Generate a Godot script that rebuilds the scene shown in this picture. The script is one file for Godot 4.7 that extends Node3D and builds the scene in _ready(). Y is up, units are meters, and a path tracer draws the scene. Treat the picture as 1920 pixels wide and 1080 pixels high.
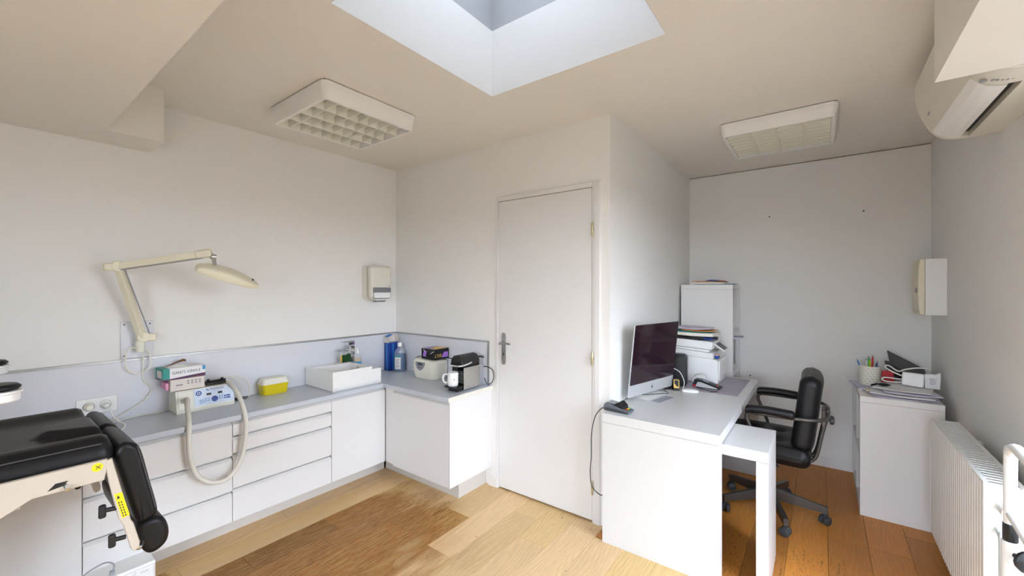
extends Node3D
# A small treatment room: camera, sky and exposure first, then the shell, then the things in it.

var M := {}
var rng := RandomNumberGenerator.new()
var taken := {}

# ---------------------------------------------------------------- mesh building
class B:
	var v := PackedVector3Array()
	var n := PackedVector3Array()
	var uv := PackedVector2Array()

func tri(b: B, p0: Vector3, p1: Vector3, p2: Vector3, n0: Vector3, n1: Vector3, n2: Vector3, t0 := Vector2.ZERO, t1 := Vector2.ZERO, t2 := Vector2.ZERO) -> void:
	var g := (p2 - p0).cross(p1 - p0)
	if g.length_squared() < 1e-18:
		return
	if g.dot(n0 + n1 + n2) < 0.0:
		b.v.append(p0); b.v.append(p2); b.v.append(p1)
		b.n.append(n0); b.n.append(n2); b.n.append(n1)
		b.uv.append(t0); b.uv.append(t2); b.uv.append(t1)
	else:
		b.v.append(p0); b.v.append(p1); b.v.append(p2)
		b.n.append(n0); b.n.append(n1); b.n.append(n2)
		b.uv.append(t0); b.uv.append(t1); b.uv.append(t2)

func quadn(b: B, p0: Vector3, p1: Vector3, p2: Vector3, p3: Vector3, n0: Vector3, n1: Vector3, n2: Vector3, n3: Vector3) -> void:
	tri(b, p0, p1, p2, n0, n1, n2)
	tri(b, p0, p2, p3, n0, n2, n3)

func quad(b: B, p0: Vector3, p1: Vector3, p2: Vector3, p3: Vector3, out: Vector3) -> void:
	var g := (p2 - p0).cross(p3 - p1)
	if g.length() < 1e-12:
		g = out
	g = g.normalized()
	if g.dot(out) < 0:
		g = -g
	quadn(b, p0, p1, p2, p3, g, g, g, g)

func mesh_of(b: B) -> ArrayMesh:
	var a := []
	a.resize(Mesh.ARRAY_MAX)
	a[Mesh.ARRAY_VERTEX] = b.v
	a[Mesh.ARRAY_NORMAL] = b.n
	a[Mesh.ARRAY_TEX_UV] = b.uv
	var m := ArrayMesh.new()
	m.add_surface_from_arrays(Mesh.PRIMITIVE_TRIANGLES, a)
	return m

# plain box between two corners
func box(b: B, lo: Vector3, hi: Vector3, xf := Transform3D.IDENTITY) -> void:
	var c := []
	for i in 8:
		c.append(xf * Vector3(hi.x if i & 1 else lo.x, hi.y if i & 2 else lo.y, hi.z if i & 4 else lo.z))
	var B3 := xf.basis
	quad(b, c[0], c[2], c[6], c[4], B3 * Vector3.LEFT)
	quad(b, c[1], c[3], c[7], c[5], B3 * Vector3.RIGHT)
	quad(b, c[0], c[1], c[5], c[4], B3 * Vector3.DOWN)
	quad(b, c[2], c[3], c[7], c[6], B3 * Vector3.UP)
	quad(b, c[0], c[1], c[3], c[2], B3 * Vector3.FORWARD)
	quad(b, c[4], c[5], c[7], c[6], B3 * Vector3.BACK)

# box with rounded edges, between two corners
func rbox(b: B, lo: Vector3, hi: Vector3, r := 0.004, k := 1, xf := Transform3D.IDENTITY) -> void:
	var h := (hi - lo) * 0.5
	var mid := (hi + lo) * 0.5
	r = minf(r, minf(h.x, minf(h.y, h.z)) * 0.999)
	var offs := []
	for i in k + 1:
		offs.append(r * (1.0 - tan(PI / 4 * (1.0 - float(i) / k))))
	for ax in 3:
		for sg in [-1.0, 1.0]:
			var a1 := (ax + 1) % 3
			var a2 := (ax + 2) % 3
			var l1 := []
			var l2 := []
			for o in offs:
				l1.append(-h[a1] + o); l2.append(-h[a2] + o)
			for i in range(k, -1, -1):
				l1.append(h[a1] - offs[i]); l2.append(h[a2] - offs[i])
			var rows := []
			for u in l1:
				var row := []
				for w in l2:
					var p := Vector3.ZERO
					p[ax] = h[ax] * sg; p[a1] = u; p[a2] = w
					var q := p.clamp(-(h - Vector3(r, r, r)), h - Vector3(r, r, r))
					var d := (p - q).normalized()
					row.append([xf * (mid + q + d * r), (xf.basis * d).normalized()])
				rows.append(row)
			for i in rows.size() - 1:
				for j in rows[0].size() - 1:
					var A = rows[i][j]; var C = rows[i + 1][j]; var D = rows[i + 1][j + 1]; var F = rows[i][j + 1]
					quadn(b, A[0], C[0], D[0], F[0], A[1], C[1], D[1], F[1])

# smooth sheet through rows of points; closed: each row is a ring
func grid(b: B, rows: Array, closed := true, cap := true, out := 0.0) -> void:
	var R := rows.size()
	var C: int = rows[0].size()
	var nn := []
	var mid := Vector3.ZERO
	for r in rows:
		for p in r:
			mid += p
	mid /= R * C
	var sign := 0.0
	for i in R:
		var line := []
		for j in C:
			var a: Vector3 = rows[maxi(i - 1, 0)][j]
			var c: Vector3 = rows[mini(i + 1, R - 1)][j]
			var d: Vector3 = rows[i][(j - 1 + C) % C] if closed else rows[i][maxi(j - 1, 0)]
			var e: Vector3 = rows[i][(j + 1) % C] if closed else rows[i][mini(j + 1, C - 1)]
			var x := (c - a).cross(e - d)
			if x.length() < 1e-14:
				x = Vector3.ZERO
			else:
				x = x.normalized()
			line.append(x)
			var ctr := Vector3.ZERO
			if closed:
				ctr = (rows[i][0] + rows[i][C / 2]) * 0.5
				sign += x.dot(rows[i][j] - ctr)
			else:
				sign += x.dot(rows[i][j] - mid)
		nn.append(line)
	if out != 0.0:
		sign = out
	if sign < 0:
		for l in nn:
			for j in C:
				l[j] = -l[j]
	for i in R - 1:
		for j in (C if closed else C - 1):
			var k := (j + 1) % C
			quadn(b, rows[i][j], rows[i + 1][j], rows[i + 1][k], rows[i][k], nn[i][j], nn[i + 1][j], nn[i + 1][k], nn[i][k])
	if cap and closed:
		for e in [0, R - 1]:
			var c := Vector3.ZERO
			for p in rows[e]:
				c += p
			c /= C
			var inner: Vector3 = Vector3.ZERO
			for p in rows[1 if e == 0 else R - 2]:
				inner += p
			inner /= C
			var dirn: Vector3 = (rows[e][1] - rows[e][0]).cross(rows[e][C / 2] - rows[e][0]).normalized()
			if dirn.dot(c - inner) < 0:
				dirn = -dirn
			for j in C:
				tri(b, c, rows[e][j], rows[e][(j + 1) % C], dirn, dirn, dirn)

# round bar along points
func tube(b: B, pts: Array, r := 0.01, sides := 10, smooth := 0, rend := -1.0, flat := 1.0) -> void:
	var P := pts
	if smooth > 0 and pts.size() > 2:
		P = spline(pts, smooth)
	var rows := []
	var up := Vector3.UP
	var t0: Vector3 = (P[1] - P[0]).normalized()
	if absf(t0.dot(up)) > 0.95:
		up = Vector3.RIGHT
	var side := t0.cross(up).normalized()
	for i in P.size():
		var t: Vector3
		if i == 0:
			t = P[1] - P[0]
		elif i == P.size() - 1:
			t = P[i] - P[i - 1]
		else:
			t = (P[i + 1] - P[i]).normalized() + (P[i] - P[i - 1]).normalized()
		t = t.normalized()
		side = (side - t * side.dot(t)).normalized()
		var w := t.cross(side)
		var rr := r
		if rend > 0:
			rr = lerpf(r, rend, float(i) / (P.size() - 1))
		var ring := []
		for j in sides:
			var a := TAU * j / sides
			ring.append(P[i] + (side * cos(a) + w * sin(a) * flat) * rr)
		rows.append(ring)
	grid(b, rows, true, true, 0.0)

func spline(pts: Array, k: int) -> Array:
	var out := []
	for i in pts.size() - 1:
		var a: Vector3 = pts[maxi(i - 1, 0)]
		var c: Vector3 = pts[i]
		var d: Vector3 = pts[i + 1]
		var e: Vector3 = pts[mini(i + 2, pts.size() - 1)]
		for j in k:
			out.append(c.cubic_interpolate(d, a, e, float(j) / k))
	out.append(pts[-1])
	return out

# turned shape: profile of (radius, height) about Y
func lathe(b: B, prof: Array, segs := 20, xf := Transform3D.IDENTITY, squash := 1.0) -> void:
	# split at sharp corners so that each stretch is shaded by itself
	for i in prof.size() - 1:
		var p: Vector2 = prof[i]
		var q: Vector2 = prof[i + 1]
		var d := (q - p)
		if d.length() < 1e-7:
			continue
		var na := prof_normal(prof, i, i)
		var nb := prof_normal(prof, i + 1, i)
		for j in segs:
			var a0 := TAU * j / segs
			var a1 := TAU * (j + 1) / segs
			var f := func(pr: Vector2, a: float) -> Vector3: return xf * Vector3(pr.x * cos(a), pr.y, pr.x * sin(a) * squash)
			var g := func(nr: Vector2, a: float) -> Vector3: return (xf.basis * Vector3(nr.x * cos(a), nr.y, nr.x * sin(a))).normalized()
			quadn(b, f.call(p, a0), f.call(p, a1), f.call(q, a1), f.call(q, a0), g.call(na, a0), g.call(na, a1), g.call(nb, a1), g.call(nb, a0))

func prof_normal(prof: Array, i: int, seg: int) -> Vector2:
	var d: Vector2 = (prof[seg + 1] - prof[seg]).normalized()
	var s := Vector2(d.y, -d.x)
	var other := -1
	if i == seg and i > 0:
		other = i - 1
	elif i == seg + 1 and i < prof.size() - 1:
		other = i
	if other >= 0:
		var e: Vector2 = prof[other + 1] - prof[other]
		if e.length() > 1e-7:
			e = e.normalized()
			if e.dot(d) > 0.72:
				return (s + Vector2(e.y, -e.x)).normalized()
	return s

# outline in XY swept along Z from z0 to z1, edges rounded by r
func slab(b: B, poly: Array, z0: float, z1: float, r := 0.0, k := 1, smooth := false, xf := Transform3D.IDENTITY) -> void:
	var P := PackedVector2Array(poly)
	if not Geometry2D.is_polygon_clockwise(P):
		P.reverse()
	var N := P.size()
	var en := []          # outward edge normals
	for i in N:
		var d := (P[(i + 1) % N] - P[i]).normalized()
		en.append(Vector2(-d.y, d.x))
	var vn := []          # vertex offset direction
	for i in N:
		var m: Vector2 = en[i] + en[(i - 1 + N) % N]
		m = m.normalized()
		vn.append(m / maxf(0.35, m.dot(en[i])))
	var layers := []
	if r > 0:
		for i in k + 1:
			var a := PI / 2 * i / k
			layers.append([r * (1 - sin(a)), z0 + r * (1 - cos(a)), -cos(a), sin(a)])
		for i in range(k, -1, -1):
			var a := PI / 2 * i / k
			layers.append([r * (1 - sin(a)), z1 - r * (1 - cos(a)), cos(a), sin(a)])
	else:
		layers = [[0.0, z0, 0.0, 1.0], [0.0, z1, 0.0, 1.0]]
	for i in layers.size() - 1:
		var L = layers[i]
		var H = layers[i + 1]
		for j in N:
			var q := (j + 1) % N
			var n0: Vector2 = vn[j].normalized() if smooth else en[j]
			var n1: Vector2 = vn[q].normalized() if smooth else en[j]
			var f := func(ii: int, l) -> Vector3:
				var w: Vector2 = P[ii] - vn[ii] * l[0]
				return xf * Vector3(w.x, w.y, l[1])
			var g := func(nn2: Vector2, l) -> Vector3: return (xf.basis * Vector3(nn2.x * l[3], nn2.y * l[3], l[2])).normalized()
			quadn(b, f.call(j, L), f.call(q, L), f.call(q, H), f.call(j, H), g.call(n0, L), g.call(n1, L), g.call(n1, H), g.call(n0, H))
	for e in [0, layers.size() - 1]:
		var L = layers[e]
		var Q := PackedVector2Array()
		for i in N:
			Q.append(P[i] - vn[i] * L[0])
		var t := Geometry2D.triangulate_polygon(Q)
		var nz := xf.basis * Vector3(0, 0, -1.0 if e == 0 else 1.0)
		if t.is_empty():
			var cq := Vector2.ZERO
			for q in Q:
				cq += q
			cq /= N
			for i in N:
				var q2 := Q[(i + 1) % N]
				tri(b, xf * Vector3(cq.x, cq.y, L[1]), xf * Vector3(Q[i].x, Q[i].y, L[1]), xf * Vector3(q2.x, q2.y, L[1]), nz, nz, nz)
		for i in range(0, t.size(), 3):
			tri(b, xf * Vector3(Q[t[i]].x, Q[t[i]].y, L[1]), xf * Vector3(Q[t[i + 1]].x, Q[t[i + 1]].y, L[1]), xf * Vector3(Q[t[i + 2]].x, Q[t[i + 2]].y, L[1]), nz, nz, nz)

# XY outline -> swept along world X: outline given as (z, y)
func along_x() -> Transform3D:
	return Transform3D(Basis(Vector3(0, 0, 1), Vector3(0, 1, 0), Vector3(1, 0, 0)), Vector3.ZERO)

# outline given as (x, z), swept upwards
func along_y() -> Transform3D:
	return Transform3D(Basis(Vector3(1, 0, 0), Vector3(0, 0, 1), Vector3(0, 1, 0)), Vector3.ZERO)

func v2(a: Array) -> Array:
	var o := []
	for p in a:
		o.append(Vector2(p[0], p[1]))
	return o

func v3(a: Array) -> Array:
	var o := []
	for p in a:
		o.append(Vector3(p[0], p[1], p[2]))
	return o

func smooth_poly(a: Array, k := 4) -> Array:
	var p := v2(a)
	var o := []
	var n := p.size()
	for i in n:
		for j in k:
			o.append((p[i] as Vector2).cubic_interpolate(p[(i + 1) % n], p[(i - 1 + n) % n], p[(i + 2) % n], float(j) / k))
	return o

func rounded_rect(w: float, h: float, r: float, k := 4, cx := 0.0, cy := 0.0) -> Array:
	var o := []
	for c in [[1, 1, 0], [-1, 1, 1], [-1, -1, 2], [1, -1, 3]]:
		for i in k + 1:
			var a = PI / 2 * (c[2] + float(i) / k)
			o.append(Vector2(cx + c[0] * (w / 2 - r) + r * cos(a), cy + c[1] * (h / 2 - r) + r * sin(a)))
	return o

func circle(r: float, k := 16, cx := 0.0, cy := 0.0) -> Array:
	var o := []
	for i in k:
		o.append(Vector2(cx + r * cos(TAU * i / k), cy + r * sin(TAU * i / k)))
	return o

func turn(at: Vector3, yaw := 0.0, pitch := 0.0, roll := 0.0) -> Transform3D:
	return Transform3D(Basis.from_euler(Vector3(deg_to_rad(pitch), deg_to_rad(yaw), deg_to_rad(roll))), at)

# ---------------------------------------------------------------- nodes
func numbered(called: String) -> String:
	var k: int = taken.get(called, 0)
	taken[called] = k + 1
	return called if k == 0 else "%s_%03d" % [called, k]

func thing(called: String, label: String, category: String, at := Vector3.ZERO, group := "") -> Node3D:
	var o := Node3D.new()
	o.name = numbered(called)
	add_child(o)
	o.position = at
	o.set_meta("label", label)
	o.set_meta("category", category)
	if group:
		o.set_meta("group", group)
	return o

# a part: points of b are in world space unless local is set
func part(parent: Node, called: String, b: B, m: Material, label := "", local := false) -> MeshInstance3D:
	var o := MeshInstance3D.new()
	o.name = called
	if not local:
		var at := Vector3.ZERO
		var q := parent
		while q is Node3D and q != self:
			at += (q as Node3D).position
			q = q.get_parent()
		for i in b.v.size():
			b.v[i] -= at
	o.mesh = mesh_of(b)
	o.material_override = m
	parent.add_child(o, true)
	if label:
		o.set_meta("label", label)
	return o

func one(called: String, b: B, m: Material, label: String, category: String, at := Vector3.ZERO, group := "") -> MeshInstance3D:
	var o := MeshInstance3D.new()
	o.name = numbered(called)
	for i in b.v.size():
		b.v[i] -= at
	o.mesh = mesh_of(b)
	o.material_override = m
	add_child(o)
	o.position = at
	o.set_meta("label", label)
	o.set_meta("category", category)
	if group:
		o.set_meta("group", group)
	return o

func struct(called: String, b: B, m: Material, label: String) -> MeshInstance3D:
	var o := MeshInstance3D.new()
	o.name = numbered(called)
	o.mesh = mesh_of(b)
	o.material_override = m
	add_child(o)
	o.set_meta("kind", "structure")
	o.set_meta("label", label)
	return o

func letters(parent: Node, s: String, size: float, xf: Transform3D, m: Material, called := "lettering") -> void:
	var t := TextMesh.new()
	var f := SystemFont.new()
	f.font_names = PackedStringArray(["Droid Sans"])
	t.font = f
	t.text = s
	t.font_size = 48
	t.pixel_size = size / 48.0
	t.depth = 0.0006
	t.horizontal_alignment = HORIZONTAL_ALIGNMENT_CENTER
	t.vertical_alignment = VERTICAL_ALIGNMENT_CENTER
	var o := MeshInstance3D.new()
	o.name = called
	o.mesh = t
	o.material_override = m
	parent.add_child(o, true)
	var at := Vector3.ZERO
	var q := parent
	while q is Node3D and q != self:
		at += (q as Node3D).position
		q = q.get_parent()
	o.transform = Transform3D(xf.basis, xf.origin - at)

# ---------------------------------------------------------------- materials
func mat(key: String, c: Color, rough := 0.5, metal := 0.0, spec := 0.5) -> StandardMaterial3D:
	var m := StandardMaterial3D.new()
	m.albedo_color = c
	m.roughness = rough
	m.metallic = metal
	m.metallic_specular = spec
	M[key] = m
	return m

func c8(r: int, g: int, b: int) -> Color:
	return Color8(r, g, b)

func grain(m: StandardMaterial3D, freq: float, scale: float, depth: float, sd := 1) -> void:
	var f := FastNoiseLite.new()
	f.seed = sd
	f.frequency = freq
	f.fractal_octaves = 3
	var t := NoiseTexture2D.new()
	t.width = 256; t.height = 256
	t.seamless = true
	t.as_normal_map = true
	t.bump_strength = 4.0
	t.noise = f
	m.normal_enabled = true
	m.normal_texture = t
	m.normal_scale = depth
	m.uv1_triplanar = true
	m.uv1_world_triplanar = true
	m.uv1_scale = Vector3(scale, scale, scale)

func materials() -> void:
	mat("wall", c8(241, 239, 235), 0.85)
	grain(M.wall, 0.03, 3.0, 0.10, 3)
	mat("ceiling", c8(236, 231, 223), 0.9)
	mat("well", c8(228, 226, 222), 0.8)
	mat("upstand", c8(172, 174, 176), 0.5)
	mat("white", c8(228, 226, 223), 0.38)          # lacquered fronts
	mat("white_desk", c8(219, 218, 216), 0.3)
	mat("white_soft", c8(238, 236, 232), 0.55)
	mat("door", c8(232, 230, 227), 0.5)
	mat("plinth", c8(206, 200, 192), 0.5)
	mat("worktop", c8(196, 201, 208), 0.32)
	mat("splash", c8(223, 224, 229), 0.25)
	mat("alu", c8(176, 176, 174), 0.32, 0.85)
	mat("chrome", c8(225, 228, 232), 0.08, 1.0)
	mat("steel", c8(190, 188, 184), 0.3, 0.9)
	mat("brass", c8(196, 184, 148), 0.35, 0.7)
	mat("ceramic", c8(242, 241, 238), 0.12)
	mat("cream", c8(236, 229, 203), 0.4)
	mat("cream_dark", c8(222, 212, 180), 0.45)
	mat("ivory", c8(240, 236, 220), 0.4)
	mat("plastic_white", c8(242, 241, 238), 0.35)
	mat("off_white", c8(228, 224, 212), 0.4)
	mat("grey_plastic", c8(150, 152, 158), 0.4)
	mat("mid_grey", c8(100, 104, 110), 0.45)
	mat("dark_grey", c8(62, 65, 68), 0.45)
	mat("black", c8(20, 20, 22), 0.4)
	mat("black_gloss", c8(14, 14, 16), 0.12)
	mat("leather", c8(17, 16, 18), 0.40, 0.0, 0.40)
	grain(M.leather, 0.12, 14.0, 0.25, 5)
	mat("seam", c8(70, 70, 74), 0.6)
	mat("gunmetal", c8(88, 84, 80), 0.38, 0.6)
	mat("paint_beige", c8(204, 193, 178), 0.4)
	mat("yellow_sticker", c8(244, 222, 20), 0.5)
	mat("yellow_bin", c8(228, 206, 18), 0.35)
	mat("blue_dark", c8(18, 62, 150), 0.35)
	mat("blue_mid", c8(40, 130, 205), 0.35)
	mat("blue_ink", c8(38, 72, 150), 0.4)
	mat("blue_pale", c8(150, 180, 220), 0.4)
	mat("panel_blue", c8(214, 224, 240), 0.35)
	mat("teal", c8(40, 150, 140), 0.45)
	mat("pink", c8(226, 150, 180), 0.5)
	mat("plum", c8(86, 48, 84), 0.5)
	mat("card", c8(232, 222, 212), 0.7)
	mat("card_brown", c8(120, 82, 50), 0.8)
	mat("paper", c8(240, 240, 240), 0.8)
	mat("paper_lilac", c8(214, 208, 226), 0.8)
	mat("paper_yellow", c8(240, 232, 190), 0.8)
	mat("ink", c8(50, 50, 60), 0.6)
	mat("ink_pale", c8(130, 130, 145), 0.6)
	mat("purple", c8(160, 110, 205), 0.4)
	mat("gold", c8(226, 184, 96), 0.4)
	mat("green", c8(16, 62, 26), 0.9)
	mat("sponge_yellow", c8(236, 196, 70), 0.9)
	mat("green_bright", c8(60, 190, 70), 0.5)
	mat("red", c8(206, 36, 44), 0.4)
	mat("orange", c8(226, 150, 80), 0.6)
	mat("deskmat", c8(176, 168, 180), 0.6)
	mat("screen", c8(44, 28, 36), 0.06)
	mat("silver", c8(205, 206, 206), 0.35, 0.3)
	mat("louver", c8(238, 236, 222), 0.35)
	mat("louver_lens", c8(240, 240, 234), 0.45)
	mat("radiator", c8(236, 235, 230), 0.35)
	mat("pipe_grey", c8(196, 202, 200), 0.4)
	mat("floor_base", c8(70, 48, 30), 0.9)
	mat("label_blue", c8(60, 150, 200), 0.5)
	mat("rose_print", c8(214, 170, 160), 0.6)
	var g := mat("glass", Color(0.95, 0.97, 1.0, 0.08), 0.02)
	g.transparency = BaseMaterial3D.TRANSPARENCY_ALPHA
	var od := mat("opal_dome", Color(0.93, 0.95, 0.97, 0.84), 0.4)
	od.transparency = BaseMaterial3D.TRANSPARENCY_ALPHA
	var h := mat("smoke", Color(0.5, 0.5, 0.54, 0.72), 0.15)
	h.transparency = BaseMaterial3D.TRANSPARENCY_ALPHA
	var p := mat("clear_plastic", Color(0.9, 0.93, 0.95, 0.16), 0.08)
	p.transparency = BaseMaterial3D.TRANSPARENCY_ALPHA
	var bl := mat("blue_liquid", Color(0.05, 0.38, 0.62, 0.95), 0.12)
	bl.transparency = BaseMaterial3D.TRANSPARENCY_ALPHA
	var am := mat("soap_liquid", Color(0.86, 0.74, 0.56, 0.9), 0.15)
	am.transparency = BaseMaterial3D.TRANSPARENCY_ALPHA
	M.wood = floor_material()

# oak boards: colour of each board, grain along Z, and the worn brown patch where the finish has gone
const FX := -3.05
const FZ := -4.2
const FPX := 0.0027
const FMIR := -0.45
const FW := 1376
const FH := 1392
const ROW := 0.177
const ROW0 := -1.39
var joints := {}

func board_joints(k: int) -> Array:
	if joints.has(k):
		return joints[k]
	var r := RandomNumberGenerator.new()
	r.seed = 77 + k * 131
	var first: float = {-6: -0.89, -7: -1.62, -8: -1.216, -5: -1.23, -4: -1.56, -3: -1.887, -2: -1.545, 0: -1.915, -1: -0.75}.get(k, (-2.172 if k < 6 else -2.15 + r.randf() * 0.4) if k >= 2 else (-2.4 + r.randf() * 1.1))
	var z: float = first
	var o := [z]
	while z > -4.2:
		z -= 0.9 + r.randf() * 0.6
		o.push_front(z)
	z = first
	while z < 2.4:
		z += 0.9 + r.randf() * 0.6
		o.append(z)
	joints[k] = o
	return o

func floor_material() -> StandardMaterial3D:
	var n1 := FastNoiseLite.new(); n1.seed = 11; n1.frequency = 1.0; n1.fractal_octaves = 2
	var n2 := FastNoiseLite.new(); n2.seed = 12; n2.frequency = 1.0; n2.fractal_octaves = 1
	var data := PackedByteArray()
	data.resize(FW * FH * 3)
	var honey := Vector3(232, 196, 146)
	var i := 0
	for py in FH:
		var z := FZ + (py + 0.5) * FPX
		for px in FW:
			var x := FX + (px + 0.5) * FPX
			var k := floori((x - ROW0) / ROW)
			var js := board_joints(k)
			var bi := 0
			while bi < js.size() and js[bi] < z:
				bi += 1
			var id := k * 37 + bi * 101
			var hsh := fposmod(sin(id * 12.9898) * 43758.5453, 1.0)
			var hs2 := fposmod(sin(id * 78.233) * 12543.123, 1.0)
			var ox := hsh * 40.0
			# grain
			var wv := n2.get_noise_2d(x * 5.0 + ox, z * 1.3 + ox)
			var g := n1.get_noise_2d(x * 95.0 + ox, z * 4.0 + hs2 * 30.0)
			var ring := sin((x + wv * 0.05) * (260.0 + 120.0 * hsh) + ox)
			var fine := n2.get_noise_2d(x * 330.0, z * 18.0 + ox)
			var c := honey * (0.97 + 0.07 * (hsh - 0.5))
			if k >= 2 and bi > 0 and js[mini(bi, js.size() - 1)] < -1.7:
				c = Vector3(208, 138, 66) * (0.97 + 0.16 * (hsh - 0.5))   # alcove shade put into the board colour as a deeper orange
			c.z *= 0.97 + 0.10 * (hs2 - 0.5)
			c *= 1.0 + 0.045 * g + 0.018 * ring + 0.025 * fine
			# worn finish
			var wob := n1.get_noise_2d(x * 7.0 + 9.0, z * 2.2) * 0.16 + fine * 0.05 + g * 0.08
			var w := 0.0
			if k >= -6:
				var ex := smoothstep(-1.42, -1.86, x + wob * 1.2)
				var ez := smoothstep(-2.02, -1.72, z + wob * 0.9 - absf(x + 2.1) * 0.25)
				w = ex * ez
				if k == -6:
					w = clampf(w * (1.25 if z > -1.5 else 1.0), 0.0, 1.0)
			if k == -3 and z > -1.887 and z < -1.2:
				w = maxf(w, 0.75)
			if k == -3 and z < -1.887 or k == -2 and z < -1.545:
				w *= 0.25
			if k == -7 and z > -0.62 + wob * 0.2:
				w = 0.7
			w = clampf(w * (0.9 + 0.5 * g + 0.35 * fine), 0.0, 1.0)
			var brown := Vector3(157, 105, 46) * (1.0 + 0.10 * g + 0.05 * ring + 0.08 * fine + 0.10 * (hsh - 0.5))
			if k == -6 and z > -0.89 - 0.45 and z < -0.2:
				brown *= 0.86
			c = c.lerp(brown, w)
			# dark pores in the worn boards
			if w > 0.25 and g + fine * 0.9 > 0.62:
				c *= 0.8
			# scuffed pale edge beside the worn patch
			if k == -7 or k == -3 or k == -2:
				var sc := 0.0
				if k == -7:
					sc = smoothstep(-2.57, -2.47, x + wob * 0.3) * smoothstep(-1.75, -1.45, z)
				else:
					sc = smoothstep(0.15, 0.5, n1.get_noise_2d(x * 6.0, z * 3.0 + 40.0)) * smoothstep(-1.62, -1.5, z)
				c = c.lerp(Vector3(205, 176, 140), clampf(sc * (0.45 + 0.8 * g + 0.5 * fine), 0.0, 0.7))
			# a few dark flecks by the desk
			if x > -0.45 and x < 0.1 and z > -2.75 and fine * 0.6 + g > 0.62:
				c *= 0.7
			# knots
			if n2.get_noise_2d(x * 22.0 + ox, z * 13.0) > 0.93:
				c *= 0.8
			data[i] = clampi(int(c.x), 0, 255)
			data[i + 1] = clampi(int(c.y), 0, 255)
			data[i + 2] = clampi(int(c.z), 0, 255)
			i += 3
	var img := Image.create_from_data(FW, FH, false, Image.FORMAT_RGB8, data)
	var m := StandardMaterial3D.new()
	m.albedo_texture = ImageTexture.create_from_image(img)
	m.roughness = 0.42
	m.metallic_specular = 0.4
	return m

func fuv(p: Vector3) -> Vector2:
	var z := p.z
	if z > FMIR:
		z = 2 * FMIR - z
	return Vector2((p.x - FX) / (FW * FPX), (z - FZ) / (FH * FPX))

# ================================================================ the scene
func _ready() -> void:
	rng.seed = 4
	var cam := Camera3D.new()
	cam.name = "camera"
	cam.position = Vector3(0, 1.42, 0)
	cam.rotation = Vector3(0, deg_to_rad(36.87), 0)
	cam.fov = rad_to_deg(2 * atan(540.0 / 775.0))
	cam.near = 0.02
	add_child(cam)
	cam.current = true

	var env := Environment.new()
	var sm := ProceduralSkyMaterial.new()
	sm.sky_top_color = c8(219, 233, 254)
	sm.sky_horizon_color = c8(228, 239, 255)
	sm.ground_horizon_color = c8(112, 113, 112)
	sm.ground_bottom_color = c8(82, 82, 80)
	sm.sky_energy_multiplier = 1.0
	var sky := Sky.new()
	sky.sky_material = sm
	env.background_mode = Environment.BG_SKY
	env.sky = sky
	env.background_energy_multiplier = SKY
	env.tonemap_mode = Environment.TONE_MAPPER_LINEAR
	env.tonemap_exposure = EXPOSURE
	env.sdfgi_enabled = true
	env.ssao_enabled = true
	env.ssil_enabled = true
	var we := WorldEnvironment.new()
	we.name = "environment"
	we.environment = env
	add_child(we)

	materials()
	shell()
	floor_boards()
	skylight()
	door()
	cabinets()
	treatment_chair()
	desk()
	office_chair()
	bookshelf()
	low_cabinet()
	ceiling_lamps()
	air_conditioner()
	radiator()
	walking_frame()
	wall_things()
	worktop_things()
	desk_things()
	small_things()

const SKY := 6.6
const EXPOSURE := 2.7

const XL := -3.0     # left wall
const ZB := -2.297   # door wall
const XP := -1.0     # partition
const ZA := -4.13    # alcove back wall
const XR := 0.62     # right wall
const H := 2.45
const ZF := 1.5      # wall behind the camera

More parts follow.
